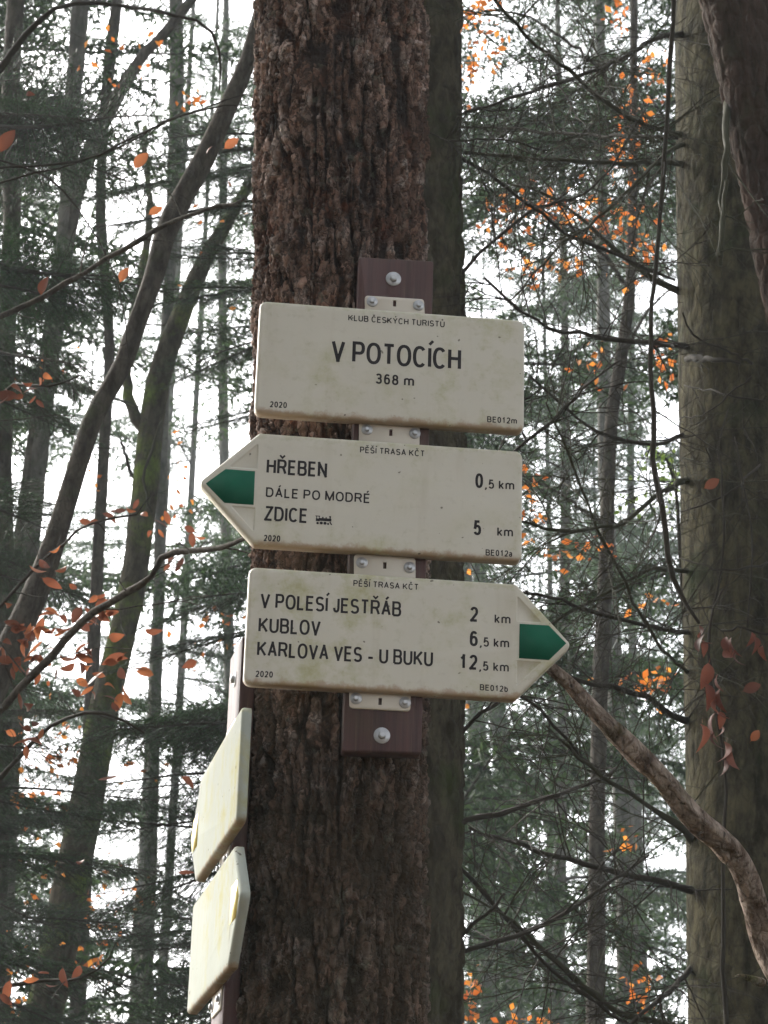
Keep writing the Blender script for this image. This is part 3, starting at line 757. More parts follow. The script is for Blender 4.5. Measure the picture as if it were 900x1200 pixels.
# ------------------------------------------------------------------ branches with twigs
def wander(p, d, L, n, wob, droop, rg):
    pts = [p]; d = d / np.linalg.norm(d)
    for i in range(n):
        d = d + rg.normal(0, wob, 3) + np.array([0, 0, droop]); d /= np.linalg.norm(d); p = p + d * (L / n); pts.append(p)
    return np.array(pts)
def side_dir(t, rg, ang=(.7, 1.25), flat=.5):
    "a direction leaving tangent t sideways"
    r = rg.normal(0, 1, 3); r[2] *= flat; r -= t * np.dot(r, t); r /= np.linalg.norm(r) + 1e-9
    a = rg.uniform(*ang); return t * math.cos(a) + r * math.sin(a)
def twiggy(mb, Q, rg, spacing=.035, Lr=(.12, .5), r0=.0022, sub=3, droop=-.03, start=.05, flat=.45, tips=None, level=1):
    "twigs along branch Q rows (x,y,z,r)"
    d = np.linalg.norm(np.diff(Q[:, :3], axis=0), axis=1); c = np.concatenate([[0], np.cumsum(d)]); Lt = c[-1]
    s = start * Lt + rg.uniform(0, spacing)
    while s < Lt:
        i = min(np.searchsorted(c, s), len(Q) - 1); f = (s - c[i - 1]) / max(1e-6, c[i] - c[i - 1]); p = Q[i - 1, :3] * (1 - f) + Q[i, :3] * f
        t = Q[i, :3] - Q[i - 1, :3]; t /= np.linalg.norm(t) + 1e-9
        rem = 1 - .55 * s / Lt; L = rg.uniform(*Lr) * rem
        rr = min(r0 * (.6 + .8 * rg.random()), Q[i, 3] * .8)
        T = wander(p, side_dir(t, rg, flat=flat), L, 6, .13, droop, rg)
        mb.tube(T, np.linspace(rr, rr * .45, len(T)), 3, False)
        if tips is not None: tips.append((T[-1], T[-1] - T[-2]))
        for _ in range(sub if level else 0):
            j = rg.integers(1, len(T) - 1); tt = T[j] - T[j - 1]; tt /= np.linalg.norm(tt)
            U = wander(T[j], side_dir(tt, rg, (.5, 1.1), flat), L * rg.uniform(.25, .6), 4, .14, droop, rg)
            mb.tube(U, np.linspace(rr * .55, rr * .3, len(U)), 3, False)
            if tips is not None: tips.append((U[-1], U[-1] - U[-2]))
        s += spacing * rg.uniform(.5, 1.6)
def px_branch(parent, px, mat, seed, Y=None, twigs=True, name='branch', k=7, **kw):
    P = to_world(px, Y); P = P if len(P) > 2 else spline(P, 3)
    L = np.linalg.norm(np.diff(P[:, :3], axis=0), axis=1).sum(); Q = spline(P, max(12, int(L / .05)))
    rg = np.random.default_rng(seed); Q[:, :3] += rg.normal(0, .0016 * np.mean(P[:, 1]) / 4, Q[:, :3].shape)
    Q[:, 3] *= 1 + rg.normal(0, .07, len(Q))
    mb = MB(); mb.tube(Q[:, :3], np.maximum(Q[:, 3], .0008), k)
    if twigs: twiggy(mb, Q, rg, **kw)
    o = mb.build(name, mat); keep(o, parent); return o, Q

# bare branches of the right-hand spruce (they run left from its trunk); (px,py,width,Y)
sp = [
 [(795, 158, 7, 5.5), (744, 142, 6, 5.3), (678, 93, 5, 5.0), (620, 45, 4.5, 4.8), (570, -10, 3.5, 4.6)],
 [(800, 40, 7, 5.5), (767, 46, 6, 5.4), (722, 73, 5.5, 5.2), (624, 107, 4.5, 4.9), (544, 133, 3, 4.7)],
 [(800, 189, 7, 5.5), (735, 191, 6, 5.3), (647, 187, 5, 5.1), (544, 178, 4, 4.9)],
 [(800, 160, 5, 5.6), (775, 160, 5, 5.6), (680, 158, 4, 5.9), (580, 149, 3, 6.2), (530, 150, 2, 6.3)],
 [(800, 165, 5, 5.5), (784, 178, 5, 5.4), (740, 218, 4.5, 5.2), (704, 253, 4, 5.1), (651, 293, 3, 5.0), (600, 350, 2, 4.9)],
 [(800, 405, 7, 5.5), (793, 404, 7, 5.4), (740, 400, 6, 5.2), (691, 393, 5, 5.1), (633, 380, 4, 4.9), (567, 327, 3, 4.8)],
 [(800, 345, 10, 5.6), (770, 330, 8, 5.6), (730, 300, 6, 5.6), (660, 240, 4, 5.6), (600, 215, 3, 5.6)],
 [(803, 505, 5, 5.5), (760, 520, 4, 5.4), (690, 500, 4, 5.3), (620, 440, 3, 5.2)],
 [(803, 560, 8, 5.5), (770, 580, 6, 5.3), (730, 612, 5, 5.2), (660, 622, 4, 5.0), (600, 610, 3, 4.9)],
 [(808, 740, 6, 5.5), (760, 735, 5, 5.3), (691, 716, 5, 5.2), (640, 700, 4, 5.0), (560, 690, 3, 4.9)],
 [(808, 670, 6, 5.5), (767, 667, 5, 5.3), (722, 690, 4.5, 5.2), (650, 728, 4, 5.1), (600, 770, 3, 5.0)],
 [(812, 845, 9, 5.5), (790, 838, 8, 5.5), (749, 813, 7, 5.4), (687, 800, 6, 5.3), (640, 780, 4, 5.2)],
 [(815, 790, 5, 5.5), (770, 753, 4, 5.3), (731, 680, 4, 5.2), (700, 620, 3.5, 5.1), (665, 530, 3, 5.0), (640, 470, 2, 4.9)],
 [(814, 1042, 10, 5.5), (800, 1041, 9, 5.5), (760, 1030, 8, 5.4), (713, 1020, 7, 5.3), (624, 993, 6, 5.2), (549, 971, 3, 5.0)],
 [(820, 985, 12, 5.5), (806, 975, 11, 5.5), (775, 953, 7, 5.4), (730, 925, 5, 5.3), (691, 900, 5, 5.2), (640, 850, 3, 5.0)],
 [(820, 1130, 8, 5.5), (803, 1144, 7, 5.5), (775, 1170, 6, 5.3), (745, 1195, 5, 5.2), (700, 1240, 4, 5.2)],
 [(835, 1215, 14, 5.5), (790, 1202, 9, 5.4), (731, 1188, 8, 5.3), (690, 1160, 8, 5.2), (647, 1122, 7, 5.1), (600, 1080, 4, 5.0), (536, 1042, 3, 4.9)],
]
BR = []
for i, b in enumerate(sp):
    b = [(835, b[0][1] + 4, b[0][2] * 1.25, 5.62), (812, b[0][1] + 1, b[0][2] * 1.1, 5.6)] + b[1:]
    o, Q = px_branch(t3, b, m_twig if i % 2 else m_twig2, 100 + i, spacing=.025, Lr=(.12, .60), r0=.0018, sub=5, droop=-.035, start=.14)
    BR.append(Q)
# branches of the dark trunk behind the signs, running right
for i, b in enumerate([
 [(530, 974, 9, 4.9), (540, 962, 8, 4.9), (589, 953, 7, 5.0), (640, 935, 6, 5.1), (691, 918, 5, 5.3), (722, 900, 4, 5.4)],
 [(530, 1118, 6, 4.9), (545, 1112, 6, 4.9), (624, 1091, 6, 5.0), (678, 1060, 5, 5.1), (722, 1029, 4, 5.2), (762, 1002, 3, 5.3)],
 [(525, 880, 5, 4.9), (570, 830, 5, 4.9), (610, 815, 4, 5.0), (650, 850, 4, 5.1), (692, 900, 3, 5.2)],
 [(530, 1105, 6, 4.9), (560, 1080, 5, 4.9), (593, 1047, 3, 4.9)],
 [(525, 1000, 5, 4.9), (560, 1040, 5, 5.0), (610, 1095, 5, 5.0), (650, 1140, 5, 5.1), (690, 1170, 4, 5.2), (760, 1215, 4, 5.3)],
 [(530, 330, 5, 4.9), (560, 300, 4, 4.9), (620, 250, 4, 5.0), (700, 215, 3, 5.2), (760, 120, 2, 5.3)],
 [(530, 175, 5, 4.9), (560, 195, 4, 4.9), (633, 249, 4, 5.0), (668, 276, 4, 5.1), (720, 298, 4, 5.2), (790, 330, 3, 5.4)],
 [(495, 152, 2.5, 4.75), (535, 165, 2.5, 4.7), (580, 163, 2, 4.8), (640, 176, 2, 4.9)],
 [(520, 560, 5, 4.9), (600, 530, 4, 5.0), (660, 480, 4, 5.1), (695, 445, 3, 5.2), (730, 420, 3, 5.3)],
]):
    px_branch(t2, b, m_twig, 300 + i, spacing=.027, Lr=(.10, .42), r0=.0019, sub=3, start=.12)
# dark hanging branch in front of the spruce (from above)
px_branch(t4, [(792, -30, 6, 4.4), (771, 290, 5, 4.5), (763, 367, 5, 4.5), (764, 450, 6, 4.5), (767, 545, 7, 4.5), (778, 598, 7, 4.5), (784, 660, 7, 4.5), (800, 700, 6, 4.5), (822, 730, 4, 4.5)], m_twig, 401, spacing=.11, Lr=(.1, .36), r0=.0018, sub=2, start=.2)
px_branch(t4, [(851, 210, 5, 4.5), (846, 260, 5, 4.45), (843, 300, 5, 4.4)], m_twig2, 402, spacing=.3)
px_branch(t4, [(852, 120, 9, 4.6), (850, 180, 8, 4.5), (845, 235, 6, 4.5), (846, 310, 5, 4.45)], m_twig2, 403, spacing=.3)
# young twig with withered leaves in front of the spruce
px_branch(t3, [(853, 480, 1.5, 5.1), (841, 520, 2, 5.1), (845, 560, 2.5, 5.1), (848, 640, 3, 5.1), (830, 745, 3.5, 5.2), (835, 790, 3, 5.2), (850, 900, 2.5, 5.2)], m_twig, 404, spacing=.12, Lr=(.06, .22), r0=.0012, sub=1)
px_branch(t3, [(861, 510, 1.5, 5.1), (870, 560, 2, 5.1), (880, 640, 2.2, 5.1), (876, 740, 2.4, 5.1)], m_twig, 405, spacing=.1, Lr=(.06, .18), r0=.001, sub=1)
for i, b in enumerate([[(805, 420, 8, 5.45), (835, 421, 6, 5.25), (868, 424, 3, 5.2)], [(880, 425, 4, 5.3), (850, 410, 3, 5.1), (818, 396, 3, 5.0), (800, 368, 2, 4.9)], [(800, 452, 2, 5.3), (850, 462, 2.2, 5.1), (895, 470, 2.5, 5.1)], [(795, 490, 1.5, 5.2), (830, 482, 1.8, 5.1), (880, 440, 1.8, 5.0)],
                       [(800, 600, 2, 5.2), (850, 580, 2.4, 5.1), (890, 545, 3, 5.2)], [(795, 655, 2, 5.2), (850, 668, 2.5, 5.1), (900, 660, 3, 5.2)]]):
    px_branch(t3, b, m_twig, 420 + i, spacing=.3, Lr=(.05, .2), r0=.0011, sub=1)

# ------------------------------------------------------------------ dead leaning branch, lower right
Pd = to_world([(628, 765, 17, 3.5), (642, 780, 19, 3.5), (665, 800, 22, 3.52), (700, 838, 28, 3.55), (740, 878, 33, 3.6), (775, 912, 34, 3.65), (812, 955, 38, 3.7), (845, 985, 40, 3.75), (868, 1015, 42, 3.8), (884, 1058, 42, 3.85), (893, 1100, 36, 3.9), (912, 1145, 34, 3.9), (960, 1215, 34, 3.9), (1010, 1300, 36, 3.95)], 3.6)
Pd[:, 3] *= .72
Pd = extend(Pd, True); n = 260; Qd = spline(Pd, n); V, Fq = tube_np(Qd[:, :3], Qd[:, 3], 24); V = V.reshape(n, 24, 3); c = Qd[:, None, :3]
A = np.arange(24)[None, :]; s_ = np.arange(n)[:, None]
f = 1 + .34 * (vnoise(A * .35 + 5, s_ * .05, 3) - .5) + .26 * (sstep(.44, .52, fbm(A * .35 % 12, s_ * .09, 8)) - .5) + .16 * (vnoise(A * 1.1, s_ * .22, 6) - .5) + .16 * (vnoise(A * 2.1, s_ * .7, 7) - .5)
for k_, w_k, h_k in ((60, 3, .5), (118, 4, .35), (150, 5, .45), (96, 3, .3)): f = f + h_k * np.exp(-((s_ - k_) / w_k) ** 2) * np.maximum(0, np.cos((A - k_) * .26)) ** 3
V = (c + (V - c) * f[:, :, None]).reshape(-1, 3)
td = empty('dead_branch', tuple(Pd[0, :3]), 'dead peeling branch rising from lower right to the tip of the right-pointing sign', 'branch')
keep(mesh_np('limb', V, [Fq], m_dead), td)
mb = MB(); Q = spline(to_world([(893, 1152, 12, 3.87), (880, 1147, 8, 3.84), (868, 1143, 4, 3.82), (862, 1144, 2, 3.81)], 3.8), 10); mb.tube(Q[:, :3], Q[:, 3], 7); keep(mb.build('stub', m_dead), td)
mb = MB(); Q = spline(to_world([(640, 783, 10, 3.5), (636, 770, 9, 3.5), (630, 752, 5, 3.5)], 3.5), 8); mb.tube(Q[:, :3], Q[:, 3], 7); keep(mb.build('stub', m_dead), td)

# ------------------------------------------------------------------ leaves
def leaf_mesh(L=.06, Wd=.034, curl=.25, name='leaf', mat=None, rg=None):
    n = 7; t = np.linspace(0, 1, n); w_ = Wd / 2 * np.sin(np.pi * t ** .85) ** .8; w_[0] = w_[-1] = .0004
    zc = -curl * L * (t - .3) ** 2; V = []
    for i in range(n):
        up = abs(w_[i]) * .35
        V += [(-w_[i], t[i] * L, zc[i] + up), (0, t[i] * L, zc[i]), (w_[i], t[i] * L, zc[i] + up)]
    V += [(0, -.012, .004), (.0008, 0, 0), (-.0008, 0, 0)]
    Q = []
    for i in range(n - 1):
        a = i * 3; Q += [(a, a + 1, a + 4, a + 3), (a + 1, a + 2, a + 5, a + 4)]
    me = bpy.data.meshes.new(name); me.from_pydata(V, [], Q + [(len(V) - 3, len(V) - 2, len(V) - 1)]); me.materials.append(mat)
    for p in me.polygons: p.use_smooth = True
    return me
LM = [leaf_mesh(.065, .036, .3, mat=m_orange_o), leaf_mesh(.055, .034, .7, mat=m_orange_o), leaf_mesh(.07, .030, -.4, mat=m_orange_o)]
LB = [leaf_mesh(.062, .030, .8, mat=m_brown_o), leaf_mesh(.050, .026, 1.3, mat=m_brown_o)]
def leaf(root, parent, p, d, size, meshes, rg, label=None):
    "one leaf at world p growing along d"
    o = bpy.data.objects.new('leaf', meshes[rg.integers(len(meshes))]); COL.objects.link(o)
    q = Vector(d).to_track_quat('Y', 'Z'); from_roll = Matrix.Rotation(rg.uniform(0, 6.28), 4, 'Y')
    m = Matrix.Translation(p) @ q.to_matrix().to_4x4() @ from_roll @ Matrix.Scale(size, 4)
    o.parent = parent
    pm = Matrix.LocRotScale(root.location, root.rotation_euler, root.scale)     # parent part keeps world coordinates
    o.matrix_local = m if parent is not root else pm.inverted() @ m
    if label: o['label'] = label
    return o

# left: slender trees and limbs -------------------------------------------------
tA, PA = slender([(302, 30, 19), (285, 85, 20), (262, 135, 22), (240, 185, 24), (215, 230, 25), (195, 270, 26), (180, 325, 23), (160, 380, 23), (143, 430, 23), (112, 485, 23), (88, 555, 23), (65, 630, 25), (42, 695, 30), (5, 775, 34), (-30, 860, 36)], 6.2, m_beech,
                 'curved dark beech stem sweeping diagonally across the upper left', 'beech_tree', top=12)
tD, PD = slender([(300, 200, 12), (243, 300, 20), (212, 370, 25), (190, 430, 28), (177, 500, 29), (168, 590, 30), (158, 670, 31), (143, 745, 33), (122, 830, 36), (107, 910, 38), (92, 990, 40), (75, 1080, 43), (58, 1160, 46), (45, 1215, 48)], 9.0, m_mossy,
                 'moss-covered leaning trunk forking in the middle of the left side', 'maple_tree', top=16)
px_branch(tD, [(175, 515, 16, 9), (155, 480, 14, 9), (148, 440, 13, 9), (150, 400, 12, 9), (165, 330, 10, 9.2), (175, 250, 8, 9.4), (170, 150, 6, 9.6)], m_mossy, 21, name='fork', k=9, spacing=.5, Lr=(.3, 1.), r0=.006)
px_branch(tD, [(163, 590, 5, 9), (150, 540, 4, 9), (140, 520, 3, 9)], m_twig, 22, spacing=.3)
px_branch(tD, [(178, 600, 3, 8.8), (168, 560, 3.5, 8.8), (182, 520, 3, 8.8), (189, 490, 2, 8.8)], m_twig2, 23, twigs=False)
slender([(20, -20, 20), (12, 120, 22), (14, 250, 22), (8, 400, 20), (2, 560, 24), (6, 700, 26), (-2, 900, 28), (-10, 1200, 30)], 8.0, m_beech, 'dark straight stem along the far left edge', 'beech_tree', top=18)
slender([(96, -20, 21), (90, 60, 21), (82, 160, 20), (78, 270, 21), (58, 420, 23), (42, 560, 25), (30, 680, 26), (10, 900, 29), (-5, 1200, 32)], 11.0, m_grey, 'pale grey trunk second from the left edge', 'beech_tree', top=22)
slender([(206, -20, 17), (207, 100, 17), (204, 200, 16), (198, 330, 14), (192, 460, 13), (186, 700, 14), (178, 960, 15), (170, 1200, 16)], 16.0, m_grey, 'straight pale trunk behind the moss-covered forked one', 'beech_tree', top=24)
slender([(140, -20, 12), (130, 60, 14), (121, 150, 13), (118, 250, 12), (124, 330, 12), (128, 420, 12), (120, 560, 14), (110, 750, 16), (100, 1000, 18)], 12.0, m_beech, 'thin dark stem between the two pale left trunks', 'beech_tree', top=20)
slender([(200, 30, 12), (170, 62, 13), (150, 92, 15), (128, 130, 18), (104, 180, 18), (84, 250, 20), (70, 330, 20)], 11.0, m_beech, 'stem leaning right across the bright upper left sky', 'beech_tree', top=16)
slender([(262, 500, 12), (268, 760, 13), (270, 900, 14), (272, 1100, 16)], 22.0, m_grey, 'distant pale trunk just left of the edge-on signs', 'beech_tree', top=24)
slender([(552, 780, 20), (563, 900, 22), (570, 1050, 24), (575, 1210, 26)], 24.0, m_grey, 'hazy pale trunk just right of the dark trunk, low in the picture', 'beech_tree', top=24)
slender([(574, 780, 18), (590, 900, 20), (597, 1050, 22), (605, 1210, 24)], 25.0, m_grey, 'second hazy pale trunk leaning away from its pale neighbour', 'beech_tree', top=24)
slender([(708, 420, 16), (710, 560, 17), (716, 700, 19), (725, 860, 22), (733, 1000, 25), (737, 1210, 28)], 20.0, m_grey, 'pale straight trunk low between the signs and the right spruce', 'beech_tree', top=24)
slender([(176, 880, 14), (170, 1000, 16), (163, 1100, 18), (160, 1210, 20)], 24.0, m_grey, 'far faint stem low on the left, behind the mossy trunk', 'beech_tree', top=22)

yb = empty('young_beech', tuple(W(-40, 1000, 5.0)[:2]) + (0,), 'young beech beyond the left edge reaching in with coppery leaves', 'tree')
Pb = extend(to_world([(-60, 300, 26), (-45, 700, 34), (-40, 1000, 40)], 5.0), True, 9); Qb = spline(Pb, 80); mb = MB(); mb.tube(Qb[:, :3], Qb[:, 3], 12); keep(mb.build('trunk', m_beech), yb)
LFB = []
for i, (b, kw) in enumerate([
 ([(-45, 385, 9, 5.0), (0, 370, 7, 5.0), (30, 358, 7, 5.0), (75, 335, 7, 4.95), (130, 300, 7, 4.9), (165, 281, 7, 4.85), (195, 263, 6, 4.8), (240, 246, 5, 4.75), (272, 238, 5, 4.7), (286, 232, 4, 4.65)], dict(spacing=.16, Lr=(.12, .45), r0=.0018, sub=2)),
 ([(-45, 870, 12, 5.0), (0, 830, 10, 4.9), (55, 775, 10, 4.8), (105, 722, 9, 4.7), (150, 695, 9, 4.6), (178, 672, 8, 4.5), (196, 648, 8, 4.5), (240, 644, 7, 4.4), (275, 636, 6, 4.3), (300, 622, 5, 4.2)], dict(spacing=.09, Lr=(.12, .40), r0=.0018, sub=2)),
 ([(-40, 760, 5, 5.0), (10, 700, 4, 4.9), (40, 665, 4, 4.9), (70, 640, 3, 4.9), (110, 612, 3, 4.8), (160, 603, 2.5, 4.8)], dict(spacing=.07, Lr=(.08, .3), r0=.0015, sub=1)),
 ([(-40, 500, 5, 5.0), (0, 465, 4, 4.9), (20, 450, 4, 4.9), (55, 452, 3, 4.8), (95, 440, 2, 4.8)], dict(spacing=.08, Lr=(.08, .3), r0=.0015, sub=1)),
 ([(-40, 110, 9, 5.2), (0, 82, 8, 5.2), (22, 50, 8, 5.2), (45, 24, 6, 5.2), (75, 7, 5, 5.2), (110, 4, 5, 5.2), (150, 7, 4.5, 5.2), (190, 15, 4, 5.1), (235, 24, 4, 5.1), (252, 45, 4, 5.1), (257, 80, 3, 5.1), (256, 105, 2, 5.1)], dict(spacing=.15, Lr=(.1, .4), r0=.0016, sub=2)),
 ([(-40, 200, 4, 5.0), (30, 195, 3, 5.0), (90, 190, 3, 5.0), (160, 160, 2.5, 5.0), (230, 130, 2, 5.0), (290, 122, 1.5, 5.0)], dict(spacing=.14, Lr=(.1, .4), r0=.0012, sub=2)),
 ([(-40, 225, 3, 5.1), (40, 205, 2.5, 5.1), (120, 180, 2, 5.1), (200, 140, 2, 5.1), (290, 108, 1.5, 5.1)], dict(spacing=.1, Lr=(.1, .5), r0=.0010, sub=2)),
 ([(-40, 180, 2.5, 5.1), (50, 205, 2.2, 5.1), (100, 255, 2, 5.1), (140, 340, 1.6, 5.1), (150, 420, 1.2, 5.1)], dict(spacing=.1, Lr=(.1, .4), r0=.0010, sub=2)),
 ([(-40, 980, 7, 4.9), (10, 900, 6, 4.8), (60, 850, 5, 4.8), (120, 835, 4, 4.7), (170, 860, 3, 4.7)], dict(spacing=.06, Lr=(.08, .32), r0=.0015, sub=1)),
 ([(-40, 1190, 5, 4.9), (0, 1160, 5, 4.8), (50, 1150, 4, 4.8), (100, 1145, 3, 4.7), (130, 1120, 2, 4.7)], dict(spacing=.08, Lr=(.08, .28), r0=.0013, sub=1)),
]):
    o, Q = px_branch(yb, b, m_beech if i < 2 else m_twig, 500 + i, **kw); LFB.append((o, Q))
def lit_leaves(root, spots, Y, seed, part=None, meshes=LM):
    rg = np.random.default_rng(seed)
    for (px, py, s) in spots:
        p = W(px, py, Y); sz = rpx(2 * s, p) / .070
        d = np.array([rg.uniform(-1, 1), rg.uniform(-.35, .35), rg.uniform(-.7, .35)]); d /= np.linalg.norm(d)
        leaf(root, part or root, p - d * .03 * sz, d, sz, meshes, rg)
def scatter(c, n, sx, sy, smin, smax, seed):
    rg = np.random.default_rng(seed); return [(c[0] + rg.normal(0, sx), c[1] + rg.normal(0, sy), rg.uniform(smin, smax)) for _ in range(n)]
# leaves that follow twigs on the near beech, as (px,py,length px)
sp_l = [(65, 645, 18), (45, 668, 24), (60, 682, 26), (52, 662, 20), (72, 668, 18), (100, 612, 18), (110, 612, 14), (128, 606, 22), (140, 600, 20), (152, 598, 18), (160, 590, 14), (168, 602, 16),
        (190, 612, 22), (196, 608, 18), (222, 620, 16), (225, 632, 20), (235, 630, 14), (200, 655, 14), (210, 660, 20), (195, 665, 14), (188, 625, 12), (175, 625, 12)]
sp_l += scatter((48, 738), 22, 40, 26, 13, 24, 1) + scatter((115, 715), 14, 18, 16, 12, 22, 2) + scatter((110, 775), 22, 34, 14, 15, 26, 3) + scatter((15, 770), 8, 14, 20, 14, 22, 4)
sp_l += [(35, 745, 24), (55, 720, 22), (90, 720, 24), (135, 770, 30), (170, 788, 26), (40, 757, 28), (100, 735, 24), (120, 722, 26)]
lit_leaves(yb, sp_l, 4.85, 10, LFB[1][0])
lit_leaves(yb, [(8, 464, 30), (20, 456, 24), (55, 441, 16), (30, 450, 20), (2, 470, 20), (48, 447, 18)] + scatter((25, 455), 5, 20, 10, 12, 18, 6), 4.8, 11, LFB[3][0])
lit_leaves(yb, [(220, 117, 16), (245, 175, 12), (35, 110, 14)], 4.7, 12, LFB[0][0])
NAMED = [(8, 165, 32, 62), (271, 168, 21, 38), (165, 188, 25, 52), (182, 247, 18, 30), (145, 322, 20, 65), (51, 335, 24, 75)]
lit_leaves(yb, [(126, 914, 26), (220, 916, 22), (217, 1021, 20), (40, 868, 20), (28, 872, 16), (48, 862, 16), (25, 820, 20), (130, 818, 22), (135, 828, 16), (138, 822, 26)] + scatter((30, 865), 8, 18, 12, 12, 18, 7) + scatter((110, 808), 10, 34, 10, 12, 24, 17), 4.75, 13, LFB[8][0])
lit_leaves(yb, [(95, 1010, 14), (50, 1138, 20), (75, 1145, 26), (90, 1140, 22), (60, 1155, 16), (8, 1160, 26), (5, 1170, 20), (35, 1148, 18)], 4.7, 14, LFB[9][0])
# leaves by the right spruce
tw = empty('beech_sapling', tuple(W(845, 1300, 5.0)[:2]) + (0,), 'thin beech sapling with withered leaves in front of the right spruce', 'tree')
o, Q = px_branch(tw, [(858, 1320, 7, 4.95), (850, 1180, 6, 4.95), (846, 1050, 5, 4.95), (850, 920, 4, 4.95), (838, 820, 3.5, 4.95), (828, 740, 3, 4.95), (846, 690, 2, 4.95)], m_twig, 440, spacing=.14, Lr=(.05, .22), r0=.0012, sub=1, start=.4)
Qx = extend(to_world([(858, 1320, 7, 4.95), (850, 1180, 6, 4.95)], 4.95), True); mb = MB(); mb.tube(Qx[:, :3], Qx[:, 3], 7); keep(mb.build('trunk', m_twig), tw)
o2, _ = px_branch(tw, [(846, 740, 3, 4.95), (870, 735, 3, 4.9), (895, 742, 3, 4.9), (930, 730, 2, 4.9)], m_twig, 441, spacing=.1, Lr=(.05, .15), r0=.001, sub=1)
rgb = np.random.default_rng(31)
for (px, py, s) in [(822, 752, 26), (826, 760, 22), (828, 795, 40), (832, 815, 34), (838, 835, 40), (833, 850, 36), (842, 820, 30), (828, 865, 40), (836, 872, 30), (853, 770, 34), (856, 760, 30), (862, 775, 26), (850, 755, 24), (888, 757, 26), (892, 765, 22), (882, 750, 22), (853, 885, 36), (857, 895, 30), (850, 900, 24), (846, 860, 22), (822, 740, 16), (840, 800, 24), (846, 845, 26)]:
    p = W(px, py, 4.93); d = np.array([rgb.uniform(-.25, .25), rgb.uniform(-.2, .2), -1.]); sz = rpx(2 * s, p) / .065
    leaf(tw, o, p - d * .5 * .06 * sz, d, sz, LB, rgb)
rgl = np.random.default_rng(33)
def one(root, part, px, py, L, ang, Y, mesh=LM[0], roll=1.2):
    p = W(px, py, Y); a = R(ang); d = RT * math.cos(a) + UP * math.sin(a) + FWD * .15; sz = rpx(2 * L, p) / .065
    o = bpy.data.objects.new('leaf', mesh); COL.objects.link(o)
    q = Vector(d).to_track_quat('Y', 'Z'); o.parent = part
    o.matrix_local = Matrix.Translation(p - d * .03 * sz) @ q.to_matrix().to_4x4() @ Matrix.Rotation(R(roll * 57), 4, 'Y') @ Matrix.Scale(sz, 4)
for a_ in NAMED: one(yb, LFB[0][0], a_[0], a_[1], a_[2], a_[3], 4.7, LM[0], 1.9)
one(tw, o, 834, 567, 22, 30, 4.95, LM[0], 1.9); one(tw, o, 881, 806, 24, 20, 4.9, LM[0], 1.7); one(tw, o, 886, 861, 20, 50, 4.9, LM[1], 1.9)
one(tw, o, 819, 752, 26, 85, 4.9, LM[1], 1.8)

# ------------------------------------------------------------------ conifer foliage
def needles(P, T, rg, L=.05, wd=.012, spread=.9, per=1):
    "P points, T tangents -> triangles (V,F) of needle clumps"
    P = np.repeat(P, per, 0); T = np.repeat(T, per, 0); n = len(P)
    r = rg.normal(0, 1, (n, 3)); r -= T * np.sum(r * T, 1)[:, None]; r /= np.linalg.norm(r, axis=1)[:, None] + 1e-9
    d = T * rg.uniform(.35, .8, n)[:, None] + r * spread; d /= np.linalg.norm(d, axis=1)[:, None]
    s = np.cross(d, rg.normal(0, 1, (n, 3))); s /= np.linalg.norm(s, axis=1)[:, None] + 1e-9
    l = L * rg.uniform(.6, 1.3, n)[:, None]; w_ = wd * rg.uniform(.6, 1.3, n)[:, None]
    V = np.stack([P - s * w_ * .5, P + s * w_ * .5, P + d * l], 1).reshape(-1, 3)
    return V, np.arange(3 * n).reshape(-1, 3)
def bough_template(rg, L=1.6, n_side=26, L_side=.55, step=.035, nl=.055, nw=.013, droop=.12, hang=.5, per=2):
    "a spruce bough along +X, seen edge on from far; returns needle V,F and wood V,Q"
    s = np.linspace(0, 1, 16); main = np.column_stack([s * L, np.zeros(16), -droop * L * s ** 1.5 + .10 * L * np.maximum(0, s - .6) ** 1.2])
    nV, nF, wV, wF = [], [], [], []; a = b = 0
    V, Q = tube_np(main, np.linspace(.014, .003, 16), 4); wV.append(V); wF.append(Q); b += len(V)
    P, T = [], []
    for i in range(n_side):
        u = .12 + .88 * (i + rg.random()) / n_side; p = np.array([np.interp(u, s, main[:, 0]), 0, np.interp(u, s, main[:, 2])])
        sg = 1 if i % 2 else -1; l = L_side * (1.08 - u) ** .6 * rg.uniform(.6, 1.15)
        d = np.array([.6 + .3 * rg.random(), sg * rg.uniform(.6, 1), rg.normal(0, .12)]); d /= np.linalg.norm(d)
        m = 7; t = np.linspace(0, 1, m); tw_ = p + d * (t[:, None] * l) + np.array([0, 0, -1.]) * (hang * l * t[:, None] ** 1.8) * rg.uniform(.4, 1.2)
        V, Q = tube_np(tw_, np.linspace(.004, .0015, m), 3); wV.append(V); wF.append(Q + b); b += len(V)
        k = max(2, int(l / step)); tt = np.linspace(.08, 1, k); pp = np.column_stack([np.interp(tt, t, tw_[:, j]) for j in range(3)])
        P.append(pp); T.append(np.repeat(((tw_[-1] - tw_[0]) / np.linalg.norm(tw_[-1] - tw_[0]))[None], k, 0))
        for j in range(max(1, int(l / .09))):     # third order
            q = pp[rg.integers(0, k)]; dd = d * .6 + rg.normal(0, .5, 3) + np.array([0, 0, -hang]); dd /= np.linalg.norm(dd); l2 = l * rg.uniform(.2, .45)
            k2 = max(2, int(l2 / step)); P.append(q + dd * (np.linspace(.1, 1, k2)[:, None] * l2)); T.append(np.repeat(dd[None], k2, 0))
    P = np.concatenate(P); T = np.concatenate(T); V, Fn = needles(P, T, rg, nl, nw, .8, per)
    return V, Fn, np.concatenate(wV), np.concatenate(wF)
